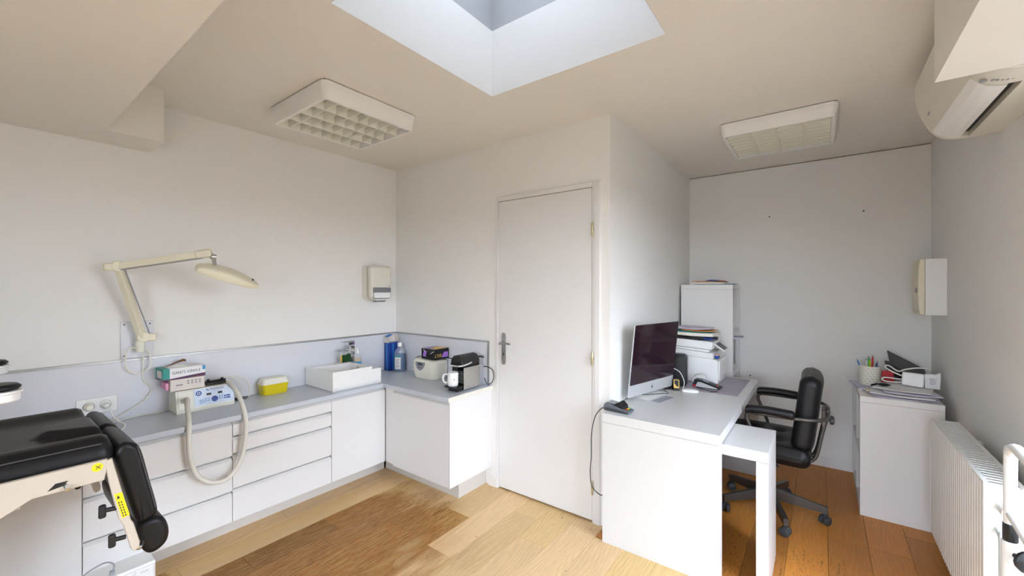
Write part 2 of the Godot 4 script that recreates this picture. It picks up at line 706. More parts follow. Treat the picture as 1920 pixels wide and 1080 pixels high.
func shell() -> void:
	var b := B.new()
	box(b, Vector3(XL - 0.12, -0.1, -2.5), Vector3(XL, 2.6, ZF + 0.12))
	struct("wall_left", b, M.wall, "white wall behind the long grey worktop")
	b = B.new()
	box(b, Vector3(XL, -0.1, -2.5), Vector3(XP, 2.6, -2.37))
	box(b, Vector3(XL, -0.1, -2.37), Vector3(-1.861, 2.6, ZB))
	box(b, Vector3(-1.06, -0.1, -2.37), Vector3(XP, 2.6, ZB))
	box(b, Vector3(-1.861, 2.065, -2.37), Vector3(-1.06, 2.6, ZB))
	struct("wall_back", b, M.wall, "white wall that holds the white door")
	b = B.new()
	box(b, Vector3(XP - 0.12, -0.1, ZA - 0.12), Vector3(XP, 2.6, -2.5))
	struct("wall_partition", b, M.wall, "white side wall of the desk alcove")
	b = B.new()
	box(b, Vector3(XP, -0.1, ZA - 0.08), Vector3(XR, H - 0.007, ZA))
	box(b, Vector3(XP, -0.1, ZA - 0.12), Vector3(XR, 2.6, ZA - 0.08))
	struct("wall_alcove", b, M.wall, "white end wall of the desk alcove")
	# right wall: unseen patio door, added and sized for the daylight it lets in
	var pz0 := -2.15; var pz1 := -1.0; var py0 := 0.04; var py1 := 2.08
	b = B.new()
	box(b, Vector3(XR, -0.1, ZA - 0.12), Vector3(XR + 0.16, 2.6, pz0))
	box(b, Vector3(XR, -0.1, pz1), Vector3(XR + 0.16, 2.6, ZF + 0.12))
	box(b, Vector3(XR, -0.1, pz0), Vector3(XR + 0.16, py0, pz1))
	box(b, Vector3(XR, py1, pz0), Vector3(XR + 0.16, 2.6, pz1))
	struct("wall_right", b, M.wall, "white wall with the radiator and the air conditioner")
	b = B.new()
	for q in [[pz0, py0, pz0 + 0.05, py1], [pz1 - 0.05, py0, pz1, py1], [pz0, py0, pz1, py0 + 0.05], [pz0, py1 - 0.05, pz1, py1], [(pz0 + pz1) / 2 - 0.04, py0, (pz0 + pz1) / 2 + 0.04, py1]]:
		rbox(b, Vector3(XR + 0.08, q[1], q[0]), Vector3(XR + 0.13, q[3], q[2]), 0.004)
	var w := struct("window_2", b, M.white_soft, "unseen white framed patio door added beside the viewer for daylight")
	b = B.new()
	box(b, Vector3(XR + 0.103, py0 + 0.05, pz0 + 0.05), Vector3(XR + 0.107, py1 - 0.05, pz1 - 0.05))
	part(w, "pane", b, M.glass)
	b = B.new()
	var wx0 := -0.85; var wx1 := 0.52; var wy0 := 0.10; var wy1 := 2.08  # opening of an unseen rear window, added to bring fill light into the alcove
	box(b, Vector3(XL, -0.1, ZF), Vector3(wx0, 2.6, ZF + 0.12))
	box(b, Vector3(wx1, -0.1, ZF), Vector3(XR, 2.6, ZF + 0.12))
	box(b, Vector3(wx0, -0.1, ZF), Vector3(wx1, wy0, ZF + 0.12))
	box(b, Vector3(wx0, wy1, ZF), Vector3(wx1, 2.6, ZF + 0.12))
	struct("wall_front", b, M.wall, "white wall with an added tall window, behind the viewer")
	b = B.new()
	for q in [[wx0, wy0, wx0 + 0.05, wy1], [wx1 - 0.05, wy0, wx1, wy1], [wx0, wy0, wx1, wy0 + 0.05], [wx0, wy1 - 0.05, wx1, wy1], [(wx0 + wx1) / 2 - 0.04, wy0, (wx0 + wx1) / 2 + 0.04, wy1]]:
		rbox(b, Vector3(q[0], q[1], ZF + 0.04), Vector3(q[2], q[3], ZF + 0.09), 0.004)
	w = struct("window_3", b, M.white_soft, "unseen white framed tall window added behind the viewer for fill light")
	b = B.new()
	box(b, Vector3(wx0 + 0.05, wy0 + 0.05, ZF + 0.063), Vector3(wx1 - 0.05, wy1 - 0.05, ZF + 0.067))
	part(w, "pane", b, M.glass)
	# ceiling round the skylight
	var sx0 := -1.42; var sx1 := -0.505; var sz0 := -1.715; var sz1 := -0.80
	b = B.new()
	box(b, Vector3(XL, H, ZA - 0.08), Vector3(sx0, 2.6, ZF))
	box(b, Vector3(sx1, H, ZA - 0.08), Vector3(XR, 2.6, ZF))
	box(b, Vector3(sx0, H, ZA - 0.08), Vector3(sx1, 2.6, sz0))
	box(b, Vector3(sx0, H, sz1), Vector3(sx1, 2.6, ZF))
	struct("ceiling", b, M.ceiling, "off-white ceiling with the skylight opening")
	b = B.new()
	box(b, Vector3(XL, 2.175, -0.415), Vector3(0.298, H, ZF))
	box(b, Vector3(XL, 2.175, -0.632), Vector3(-2.73, H, -0.415))
	struct("trim_1", b, M.ceiling, "lowered ceiling with a short boxed end at the left wall")
	b = B.new()
	box(b, Vector3(0.298, 2.10, -1.935), Vector3(XR, H, ZF))
	struct("trim_2", b, M.ceiling, "boxed-in beam beside the air conditioner")
	# skirting
	b = B.new()
	slab(b, v2([[ZB, 0.0], [ZB + 0.012, 0.0], [ZB + 0.012, 0.066], [ZB + 0.006, 0.074], [ZB, 0.074]]), -1.93, -1.845, 0.0, 1, false, along_x())
	struct("baseboard_back", b, M.white_soft, "short white skirting between the worktop end and the door")
	b = B.new()
	slab(b, v2([[ZA, 0.0], [ZA + 0.012, 0.0], [ZA + 0.012, 0.066], [ZA + 0.006, 0.074], [ZA, 0.074]]), XP, XR, 0.0, 1, false, along_x())
	struct("baseboard_alcove", b, M.white_soft, "white skirting along the end wall of the alcove")
	b = B.new()
	box(b, Vector3(XR - 0.012, 0, ZA + 0.012), Vector3(XR, 0.074, ZF))
	struct("baseboard_right", b, M.white_soft, "white skirting along the radiator wall")
	b = B.new()
	box(b, Vector3(XP, 0, ZA + 0.012), Vector3(XP + 0.012, 0.074, ZB))
	struct("baseboard_partition", b, M.white_soft, "white skirting along the alcove side wall")

func floor_boards() -> void:
	var b := B.new()
	box(b, Vector3(XL - 0.12, -0.1, ZA - 0.12), Vector3(XR + 0.12, -0.012, ZF + 0.12))
	var fl := struct("floor", b, M.floor_base, "honey oak board floor with a worn brown patch")
	for k in range(-10, 12):
		var x0 := maxf(ROW0 + k * ROW, XL)
		var x1 := minf(ROW0 + (k + 1) * ROW, XR)
		if x1 - x0 < 0.01:
			continue
		var zend: float = ZA if x1 > XP else ZB - 0.07
		if k == -10: zend = ZB
		var js := board_joints(k)
		for i in js.size() - 1:
			var z0: float = maxf(js[i], zend)
			var z1: float = minf(js[i + 1], ZF)
			if z1 - z0 < 0.02:
				continue
			var g := 0.0006
			var e := 0.0012
			var q := B.new()
			var cuts := [z0 + g + e]
			if z0 < FMIR - 0.01 and z1 > FMIR + 0.01:
				cuts.append(FMIR)
			cuts.append(z1 - g - e)
			var xa := x0 + g + e
			var xb := x1 - g - e
			for c in cuts.size() - 1:
				floor_quad(q, [Vector3(xa, 0, cuts[c]), Vector3(xb, 0, cuts[c]), Vector3(xb, 0, cuts[c + 1]), Vector3(xa, 0, cuts[c + 1])])
			floor_quad(q, [Vector3(xa, 0, cuts[0]), Vector3(xa, 0, cuts[-1]), Vector3(x0 + g, -0.0012, z1 - g), Vector3(x0 + g, -0.0012, z0 + g)])
			floor_quad(q, [Vector3(xb, 0, cuts[0]), Vector3(xb, 0, cuts[-1]), Vector3(x1 - g, -0.0012, z1 - g), Vector3(x1 - g, -0.0012, z0 + g)])
			floor_quad(q, [Vector3(xa, 0, cuts[0]), Vector3(xb, 0, cuts[0]), Vector3(x1 - g, -0.0012, z0 + g), Vector3(x0 + g, -0.0012, z0 + g)])
			floor_quad(q, [Vector3(xa, 0, cuts[-1]), Vector3(xb, 0, cuts[-1]), Vector3(x1 - g, -0.0012, z1 - g), Vector3(x0 + g, -0.0012, z1 - g)])
			for s in [[Vector3(x0 + g, 0, z0 + g), Vector3(x0 + g, 0, z1 - g)], [Vector3(x1 - g, 0, z0 + g), Vector3(x1 - g, 0, z1 - g)], [Vector3(x0 + g, 0, z0 + g), Vector3(x1 - g, 0, z0 + g)], [Vector3(x0 + g, 0, z1 - g), Vector3(x1 - g, 0, z1 - g)]]:
				var p: Vector3 = s[0]; var r: Vector3 = s[1]
				var mid := Vector3((x0 + x1) / 2, 0, (z0 + z1) / 2)
				quad(q, p + Vector3.DOWN * 0.0012, r + Vector3.DOWN * 0.0012, r + Vector3.DOWN * 0.012, p + Vector3.DOWN * 0.012, (p + r) / 2 - mid)
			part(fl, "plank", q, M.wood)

func floor_quad(q: B, p: Array) -> void:
	var n := ((p[2] - p[0]) as Vector3).cross(p[3] - p[1]).normalized()
	if n.y < 0:
		n = -n
	tri(q, p[0], p[1], p[2], n, n, n, fuv(p[0]), fuv(p[1]), fuv(p[2]))
	tri(q, p[0], p[2], p[3], n, n, n, fuv(p[0]), fuv(p[2]), fuv(p[3]))

func skylight() -> void:
	var x0 := -1.42; var x1 := -0.505; var z0 := -1.715; var z1 := -0.80
	var y1 := 2.80; var y2 := 3.06
	var b := B.new()
	ring_wall(b, x0, x1, z0, z1, 2.6, y1, 0.06)
	# lining down to the ceiling, so that the well is one clean face
	ring_wall(b, x0 + 0.002, x1 - 0.002, z0 + 0.002, z1 - 0.002, H - 0.001, y1, 0.002)
	var o := struct("window_1", b, M.well, "white square skylight well in the ceiling")
	b = B.new()
	ring_wall(b, x0, x1, z0, z1, y1, y2, 0.05)
	part(o, "upstand", b, M.upstand)
	b = B.new()
	rbox(b, Vector3(x0 - 0.03, y2, z0 - 0.03), Vector3(x0 + 0.035, y2 + 0.04, z1 + 0.03), 0.004)
	rbox(b, Vector3(x1 - 0.035, y2, z0 - 0.03), Vector3(x1 + 0.03, y2 + 0.04, z1 + 0.03), 0.004)
	rbox(b, Vector3(x0 + 0.035, y2, z0 - 0.03), Vector3(x1 - 0.035, y2 + 0.04, z0 + 0.035), 0.004)
	rbox(b, Vector3(x0 + 0.035, y2, z1 - 0.035), Vector3(x1 - 0.035, y2 + 0.04, z1 + 0.03), 0.004)
	part(o, "frame", b, M.upstand)
	b = B.new()
	var rows := []
	for i in 9:
		var row := []
		for j in 9:
			var u := i / 8.0; var w := j / 8.0
			row.append(Vector3(lerpf(x0, x1, u), y2 + 0.041 + 0.14 * sin(PI * u) * sin(PI * w), lerpf(z0, z1, w)))
		rows.append(row)
	grid(b, rows, false, false, -1.0)
	part(o, "dome", b, M.opal_dome)

func ring_wall(b: B, x0: float, x1: float, z0: float, z1: float, y0: float, y1: float, t: float) -> void:
	box(b, Vector3(x0 - t, y0, z0 - t), Vector3(x0, y1, z1 + t))
	box(b, Vector3(x1, y0, z0 - t), Vector3(x1 + t, y1, z1 + t))
	box(b, Vector3(x0, y0, z0 - t), Vector3(x1, y1, z0))
	box(b, Vector3(x0, y0, z1), Vector3(x1, y1, z1 + t))

func door() -> void:
	var b := B.new()
	var zf := ZB + 0.008
	rbox(b, Vector3(-1.861, 0, -2.365), Vector3(-1.84, 2.065, zf), 0.002)
	rbox(b, Vector3(-1.112, 0, -2.365), Vector3(-1.06, 2.065, zf), 0.002)
	rbox(b, Vector3(-1.84, 2.032, -2.365), Vector3(-1.112, 2.065, zf), 0.002)
	rbox(b, Vector3(-1.095, 0, zf), Vector3(-1.062, 2.063, zf + 0.004), 0.002)
	var o := struct("door_1", b, M.door, "plain white flush door with a steel lever handle")
	b = B.new()
	rbox(b, Vector3(-1.838, 0.012, -2.335), Vector3(-1.115, 2.029, ZB + 0.004), 0.002)
	var leaf := part(o, "leaf", b, M.door)
	# lever handle on a long plate
	b = B.new()
	slab(b, rounded_rect(0.038, 0.225, 0.019, 6, -1.790, 0.993), ZB + 0.004, ZB + 0.010, 0.002, 1, true)
	var pl := part(leaf, "handle_plate", b, M.alu)
	b = B.new()
	tube(b, v3([[-1.793, 1.035, ZB + 0.01], [-1.793, 1.035, ZB + 0.045], [-1.785, 1.036, ZB + 0.056], [-1.745, 1.039, ZB + 0.058], [-1.70, 1.037, ZB + 0.056]]), 0.0105, 10, 3, 0.007)
	part(leaf, "lever", b, M.alu)
	b = B.new()
	slab(b, rounded_rect(0.008, 0.018, 0.0039, 3, -1.790, 0.955), ZB + 0.0101, ZB + 0.0106)
	part(leaf, "keyhole", b, M.black)
	for y in [1.774, 0.995, 0.216]:
		b = B.new()
		lathe(b, v2([[0, -0.045], [0.0035, -0.044], [0.007, -0.034], [0.0075, -0.001], [0.0075, 0.001], [0.007, 0.034], [0.0035, 0.044], [0, 0.045]]), 10, turn(Vector3(-1.107, y, zf + 0.009)))
		rbox(b, Vector3(-1.121, y - 0.002, zf + 0.002), Vector3(-1.094, y + 0.002, zf + 0.006), 0.001)
		part(o, "hinge", b, M.brass, "brass hinge")

# ------------------------------------------------------------- fitted cupboards
# front that faces +X (or +Z): slanted grip along the top edge
func front_x(b: B, xf: float, z0: float, z1: float, y0: float, y1: float) -> void:
	var g := 0.0015
	slab(b, v2([[xf - 0.018, y0 + g], [xf, y0 + g], [xf, y1 - 0.026], [xf - 0.015, y1 - 0.012], [xf - 0.018, y1 - 0.012]]), z0 + g, z1 - g, 0.0008, 1)

func cabinets() -> void:
	var xf := -2.60
	# long run, four units
	var units := [
		["door_cabinet", "white base cabinet beside the treatment chair, leftmost of the run", -0.32, 0.30, [[0.13, 0.69]]],
		["drawer_cabinet", "white unit with three deep drawers, behind the hanging hose", -0.899, -0.32, [[0.13, 0.30], [0.30, 0.494], [0.494, 0.69]]],
		["drawer_cabinet", "white unit with two shallow and two deep drawers", -1.475, -0.899, [[0.13, 0.313], [0.313, 0.508], [0.508, 0.603], [0.603, 0.69]]],
		["door_cabinet", "white cabinet with one door under the washbasin", -1.8955, -1.475, [[0.13, 0.69]]]]
	for u in units:
		var o := thing(u[0], u[1], "cabinet", Vector3(-2.81, 0.13, (u[2] + u[3]) / 2), "fitted white base cabinets")
		var b := B.new()
		box(b, Vector3(XL + 0.001, 0.13, u[2] + 0.0005), Vector3(xf - 0.03, 0.69, u[3] - 0.0005))
		part(o, "body", b, M.white)
		for d in u[4]:
			b = B.new()
			front_x(b, xf, u[2], u[3], d[0], d[1])
			part(o, "drawer_front" if u[4].size() > 1 else "door", b, M.white)
	# return unit by the door
	var r := thing("door_cabinet", "white base cabinet under the coffee machine, next to the room door", "cabinet", Vector3(-2.25, 0.13, -2.08), "fitted white base cabinets")
	var b := B.new()
	box(b, Vector3(-2.628, 0.13, ZB + 0.001), Vector3(-1.915, 0.69, -1.912))
	part(r, "body", b, M.white)
	b = B.new()
	rbox(b, Vector3(-2.597, 0.131, -1.91), Vector3(-2.494, 0.69, -1.897), 0.001)
	part(r, "filler_strip", b, M.white)
	b = B.new()
	var xf2 := Transform3D(Basis(Vector3(0, 0, 1), Vector3(0, 1, 0), Vector3(1, 0, 0)), Vector3.ZERO)
	slab(b, v2([[-1.898, 0.132], [-1.88, 0.132], [-1.88, 0.662], [-1.895, 0.677], [-1.898, 0.677]]), -2.49, -1.917, 0.0008, 1, false, xf2)
	part(r, "door", b, M.white)
	b = B.new()
	rbox(b, Vector3(-1.914, 0.131, ZB + 0.001), Vector3(-1.906, 0.69, -1.878), 0.001)
	part(r, "side_panel", b, M.white)
	# plinths
	b = B.new()
	box(b, Vector3(-2.90, 0.0, -2.0), Vector3(-2.76, 0.128, 0.29))
	one("cabinet_plinth", b, M.plinth, "long beige plinth under the drawer cabinets", "plinth", Vector3(-2.83, 0, -0.85))
	b = B.new()
	box(b, Vector3(-2.759, 0.0, ZB + 0.001), Vector3(-1.962, 0.128, -2.017))
	one("cabinet_plinth", b, M.plinth, "short beige plinth under the cabinet with the coffee machine", "plinth", Vector3(-2.36, 0, -2.15))
	# worktops
	var o := thing("worktop", "long grey worktop along the left wall", "worktop", Vector3(-2.785, 0.69, -1.0))
	b = B.new()
	rbox(b, Vector3(XL + 0.001, 0.6905, ZB + 0.001), Vector3(-2.571, 0.72, 0.30), 0.003)
	part(o, "slab", b, M.worktop)
	o = thing("worktop", "short grey worktop return with a pale end edge, carrying the coffee machine", "worktop", Vector3(-2.23, 0.69, -2.07))
	b = B.new()
	rbox(b, Vector3(-2.57, 0.6905, ZB + 0.001), Vector3(-1.897, 0.72, -1.855), 0.003)
	part(o, "slab", b, M.worktop)
	b = B.new()
	rbox(b, Vector3(-1.8968, 0.6905, ZB + 0.001), Vector3(-1.894, 0.7198, -1.856), 0.001)
	part(o, "edge_band", b, M.off_white, "pale edge band")
	# splashbacks
	o = thing("splashback", "long pale lilac-white splashback panel with aluminium rail on the left wall", "splashback", Vector3(XL, 0.72, -1.0))
	b = B.new()
	box(b, Vector3(XL + 0.0005, 0.7205, ZB + 0.009), Vector3(XL + 0.008, 1.025, 0.30))
	part(o, "panel", b, M.splash)
	b = B.new()
	rbox(b, Vector3(XL + 0.0005, 1.025, ZB + 0.001), Vector3(XL + 0.012, 1.037, 0.30), 0.001)
	part(o, "rail", b, M.alu)
	o = thing("splashback", "short splashback panel with aluminium edge behind the coffee machine", "splashback", Vector3(-2.4, 0.72, ZB))
	b = B.new()
	box(b, Vector3(XL + 0.009, 0.7205, ZB + 0.0005), Vector3(-1.936, 1.025, ZB + 0.008))
	part(o, "panel", b, M.splash)
	b = B.new()
	rbox(b, Vector3(XL + 0.0125, 1.025, ZB + 0.0005), Vector3(-1.925, 1.037, ZB + 0.012), 0.001)
	rbox(b, Vector3(-1.936, 0.7205, ZB + 0.0005), Vector3(-1.925, 1.025, ZB + 0.012), 0.001)
	part(o, "rail", b, M.alu)

# ------------------------------------------------------------- treatment chair
func cushion_rows(x0: float, x1: float, z0: float, z1: float, ybot: float, ytop: float, bump: Callable, nz := 30, ns := 40, rend := 0.03) -> Array:
	var rows := []
	var hw := (x1 - x0) / 2; var cx := (x0 + x1) / 2
	var hh := (ytop - ybot) / 2; var cy := (ytop + ybot) / 2
	for i in nz + 1:
		var t := float(i) / nz
		var z := lerpf(z0, z1, t)
		var d := minf(z - minf(z0, z1), maxf(z0, z1) - z)
		var e := 1.0
		if d < rend:
			e = sqrt(1.0 - pow(1.0 - d / rend, 2.0))
			e = maxf(e, 0.02)
		var ring := []
		var shr := rend * (1.0 - e)
		var w := hw - shr
		var hgt := maxf(hh - shr, hh * 0.12)
		var rc := minf(hgt * 0.98, minf(hh * 0.9, 0.045))
		# right upper corner, top, left upper corner, left lower corner, bottom, right lower corner
		var outline := []
		for q in 6:
			var a := PI / 2 * q / 5.0
			outline.append(Vector2(w - rc + rc * cos(a), hgt - rc + rc * sin(a)))
		for q in range(1, ns):
			outline.append(Vector2(lerpf(w - rc, -(w - rc), float(q) / ns), hgt))
		for q in 6:
			var a := PI / 2 * (1.0 + q / 5.0)
			outline.append(Vector2(-(w - rc) + rc * cos(a), hgt - rc + rc * sin(a)))
		for q in 6:
			var a := PI / 2 * (2.0 + q / 5.0)
			outline.append(Vector2(-(w - rc) + rc * cos(a), -(hgt - rc) + rc * sin(a)))
		for q in range(1, 5):
			outline.append(Vector2(lerpf(-(w - rc), w - rc, q / 5.0), -hgt))
		for q in 6:
			var a := PI / 2 * (3.0 + q / 5.0)
			outline.append(Vector2((w - rc) + rc * cos(a), -(hgt - rc) + rc * sin(a)))
		for p in outline:
			var y: float = p.y
			if y > 0:
				y += bump.call(p.x / hw, z) * clampf(y / hgt, 0.0, 1.0) * e
			ring.append(Vector3(cx + p.x, cy + y, z))
		rows.append(ring)
	return rows

func treatment_chair() -> void:
	var o := thing("treatment_chair", "raised black leather treatment chair with beige metal frame and hanging leg rests", "treatment chair", Vector3(-2.11, 0, 0.35))
	var b := B.new()
	var bump := func(s: float, z: float) -> float:
		var side := exp(-pow((absf(s) - 0.80) / 0.17, 2.0)) * 0.022
		# raised tongue, wide at the foot end and pointed towards the seat
		var len := clampf((-0.13 - z) / 0.17, 0.0, 1.0)
		var w := 0.44 * pow(len, 0.62)
		var tongue := 0.0
		if w > 0.01:
			tongue = 0.024 * smoothstep(1.0, 0.70, absf(s - 0.12) / w) * smoothstep(0.0, 0.25, len)
		return side + tongue
	grid(b, cushion_rows(-2.41, -1.81, -0.30, 0.55, 0.845, 0.925, bump, 60, 72), true, true)
	var seat := part(o, "seat", b, M.leather)
	b = B.new()
	tube(b, v3([[-1.822, 0.928, 0.50], [-1.822, 0.928, 0.0], [-1.822, 0.928, -0.22], [-1.828, 0.925, -0.275]]), 0.0022, 6, 4)
	part(seat, "piping", b, M.seam)
	# back cushion, out of the picture to the left
	b = B.new()
	var rows := cushion_rows(-0.28, 0.28, -0.36, 0.36, -0.045, 0.045, func(s: float, _z: float) -> float: return exp(-pow((absf(s) - 0.8) / 0.17, 2.0)) * 0.02, 24, 40)
	var xf := Transform3D(Basis.from_euler(Vector3(deg_to_rad(-50), 0, 0)), Vector3(-2.11, 1.19, 0.80))
	for r in rows:
		for j in r.size():
			r[j] = xf * r[j]
	grid(b, rows)
	part(o, "backrest", b, M.leather)
	# frame under the seat
	b = B.new()
	for sx in [[-1.80, -1.785], [-2.435, -2.42]]:
		slab(b, v2([[0.50, 0.886], [-0.275, 0.886], [-0.278, 0.872], [-0.268, 0.822], [-0.12, 0.822], [-0.02, 0.765], [0.50, 0.70]]), sx[0], sx[1], 0.003, 1, false, along_x())
	box(b, Vector3(-2.42, 0.80, -0.10), Vector3(-1.80, 0.845, 0.5))
	var fr := part(o, "frame", b, M.paint_beige)
	b = B.new()
	slab(b, v2([[-0.149, 0.833], [-0.165, 0.850], [-0.191, 0.850], [-0.180, 0.838]]), -1.7848, -1.7838, 0, 1, false, along_x())
	part(fr, "slot", b, M.black)
	b = B.new()
	tube(b, v3([[-1.79, 0.838, -0.185], [-1.768, 0.829, -0.188]]), 0.007, 10)
	part(fr, "locking_pin", b, M.chrome)
	b = B.new()
	slab(b, circle(0.013, 20, -0.252, 0.868), -1.7848, -1.7840, 0, 1, true, along_x())
	var st := part(fr, "round_sticker", b, M.yellow_sticker, "round yellow sticker with a cross")
	b = B.new()
	for a in [45.0, -45.0]:
		var t := Transform3D(Basis(Vector3.RIGHT, deg_to_rad(a)), Vector3(-1.7838, 0.868, -0.254))
		box(b, Vector3(-0.0003, -0.008, -0.0009), Vector3(0.0003, 0.008, 0.0009), t)
	part(st, "cross", b, M.ink)
	# leg rests, one for each leg
	for L in [[-2.095, -1.815, "near"], [-2.405, -2.125, "far"]]:
		b = B.new()
		slab(b, smooth_poly([[-0.298, 0.865], [-0.300, 0.895], [-0.318, 0.915], [-0.342, 0.908], [-0.362, 0.880], [-0.385, 0.77], [-0.405, 0.67], [-0.400, 0.646], [-0.378, 0.636], [-0.352, 0.640], [-0.335, 0.70], [-0.312, 0.80]]), L[0], L[1], 0.018, 4, true, along_x())
		var pad := part(o, "leg_pad", b, M.leather)
		b = B.new()
		tube(b, v3([[L[1] - 0.004, 0.895, -0.352], [L[1] - 0.004, 0.77, -0.379], [L[1] - 0.004, 0.675, -0.398]]), 0.002, 6, 4)
		part(pad, "piping", b, M.seam)
		b = B.new()
		slab(b, smooth_poly([[-0.350, 0.616], [-0.368, 0.634], [-0.398, 0.638], [-0.424, 0.622], [-0.438, 0.578], [-0.432, 0.538], [-0.405, 0.517], [-0.378, 0.522], [-0.358, 0.562]]), L[0] + 0.004, L[1] - 0.004, 0.020, 4, true, along_x())
		part(o, "foot_pad", b, M.leather)
	# leg bars with clamp knobs
	for sx in [-1.800, -2.432]:
		b = B.new()
		slab(b, v2([[-0.268, 0.880], [-0.286, 0.884], [-0.310, 0.768], [-0.330, 0.672], [-0.336, 0.660], [-0.352, 0.590], [-0.350, 0.572], [-0.338, 0.566], [-0.330, 0.576], [-0.312, 0.660], [-0.300, 0.688], [-0.280, 0.800]]), sx, sx + 0.016, 0.003, 1, false, along_x())
		var bar := part(o, "leg_bar", b, M.paint_beige)
		for k in [[0.722, -0.296], [0.620, -0.318]]:
			b = B.new()
			tube(b, v3([[sx + 0.008, k[0], k[1]], [sx + 0.008, k[0] + 0.003, k[1] + 0.026]]), 0.007, 10)
			rbox(b, Vector3(-0.007, -0.021, -0.009), Vector3(0.007, 0.021, 0.009), 0.006, 2, turn(Vector3(sx + 0.008, k[0] + 0.002, k[1] + 0.032), 0, 0, 0))
			part(bar, "clamp_knob", b, M.black, "black clamp knob")
	b = B.new()
	tube(b, v3([[-1.80, 0.578, -0.338], [-1.80, 0.566, -0.352], [-1.83, 0.572, -0.366], [-1.87, 0.60, -0.362]]), 0.008, 10, 4)
	part(o, "pad_bracket", b, M.chrome)
	b = B.new()
	slab(b, v2([[-0.2895, 0.770], [-0.308, 0.770], [-0.3265, 0.690], [-0.3085, 0.686]]), -1.7838, -1.7832, 0, 1, false, along_x())
	var lab := part(o, "warning_label", b, M.yellow_sticker, "yellow warning label with a black triangle")
	b = B.new()
	slab(b, v2([[-0.297, 0.764], [-0.304, 0.754], [-0.2965, 0.751]]), -1.7831, -1.7828, 0, 1, false, along_x())
	for i in 2:
		for j in 6:
			var z := -0.2985 - j * 0.0021 - i * 0.006
			var y := 0.742 - j * 0.009
			slab(b, v2([[z, y], [z - 0.0012, y - 0.006], [z - 0.0040, y - 0.0058], [z - 0.0028, y]]), -1.7831, -1.7828, 0, 1, false, along_x())
	part(lab, "print", b, M.ink)
	# arm rests reach into the picture from the left
	for a in [[-1.86, 1.135], [-2.40, 1.145]]:
		b = B.new()
		slab(b, rounded_rect(0.085, 0.42, 0.041, 8, a[0], 0.105), a[1] - 0.038, a[1] - 0.012, 0.006, 2, true, along_y())
		slab(b, rounded_rect(0.093, 0.428, 0.045, 8, a[0], 0.105), a[1] - 0.014, a[1] - 0.006, 0.002, 1, true, along_y())
		tube(b, v3([[a[0], a[1] - 0.035, 0.25], [a[0], 0.95, 0.28], [a[0], 0.80, 0.30]]), 0.018, 10)
		var arm := part(o, "armrest", b, M.plastic_white)
		b = B.new()
		slab(b, rounded_rect(0.086, 0.421, 0.042, 8, a[0], 0.105), a[1] - 0.006, a[1] + 0.013, 0.012, 3, true, along_y())
		part(arm, "arm_pad", b, M.leather)
	# column and foot
	b = B.new()
	rbox(b, Vector3(-2.28, 0.06, 0.22), Vector3(-1.94, 0.82, 0.56), 0.02, 2)
	part(o, "lifting_column", b, M.paint_beige)
	b = B.new()
	rbox(b, Vector3(-2.40, 0.0, 0.10), Vector3(-1.82, 0.07, 1.05), 0.02, 2)
	part(o, "base_plate", b, M.paint_beige)

# ------------------------------------------------------------- desk
func desk() -> void:
	var o := thing("desk", "glossy white desk with panel ends and a thick top, along the alcove wall", "desk", Vector3(-0.70, 0, -2.9))
	var x0 := -0.985; var x1 := -0.386; var z0 := -3.655; var z1 := -2.155
	var b := B.new()
	rbox(b, Vector3(x0, 0.67, z0), Vector3(x1, 0.72, z1), 0.0015)
	part(o, "top", b, M.white_desk)
	b = B.new()
	rbox(b, Vector3(x0, 0.0, z1 - 0.05), Vector3(x1, 0.669, z1), 0.0015)
	part(o, "end_panel", b, M.white_desk)
	b = B.new()
	rbox(b, Vector3(x0, 0.0, z0), Vector3(x1, 0.669, z0 + 0.05), 0.0015)
	part(o, "end_panel", b, M.white_desk)
	b = B.new()
	rbox(b, Vector3(x0, 0.22, z0 + 0.051), Vector3(x0 + 0.018, 0.669, z1 - 0.051), 0.001)
	part(o, "back_panel", b, M.white_desk)
	# pull-out shelf under the top
	var p := thing("pull_out_table", "narrow white pull-out side table sticking out from under the desk", "side table", Vector3(-0.3, 0, -2.4))
	b = B.new()
	rbox(b, Vector3(-0.94, 0.612, -2.60), Vector3(-0.196, 0.662, -2.22), 0.0015)
	part(p, "top", b, M.white_desk)
	b = B.new()
	rbox(b, Vector3(-0.246, 0.0, -2.60), Vector3(-0.196, 0.611, -2.22), 0.0015)
	part(p, "leg_panel", b, M.white_desk)

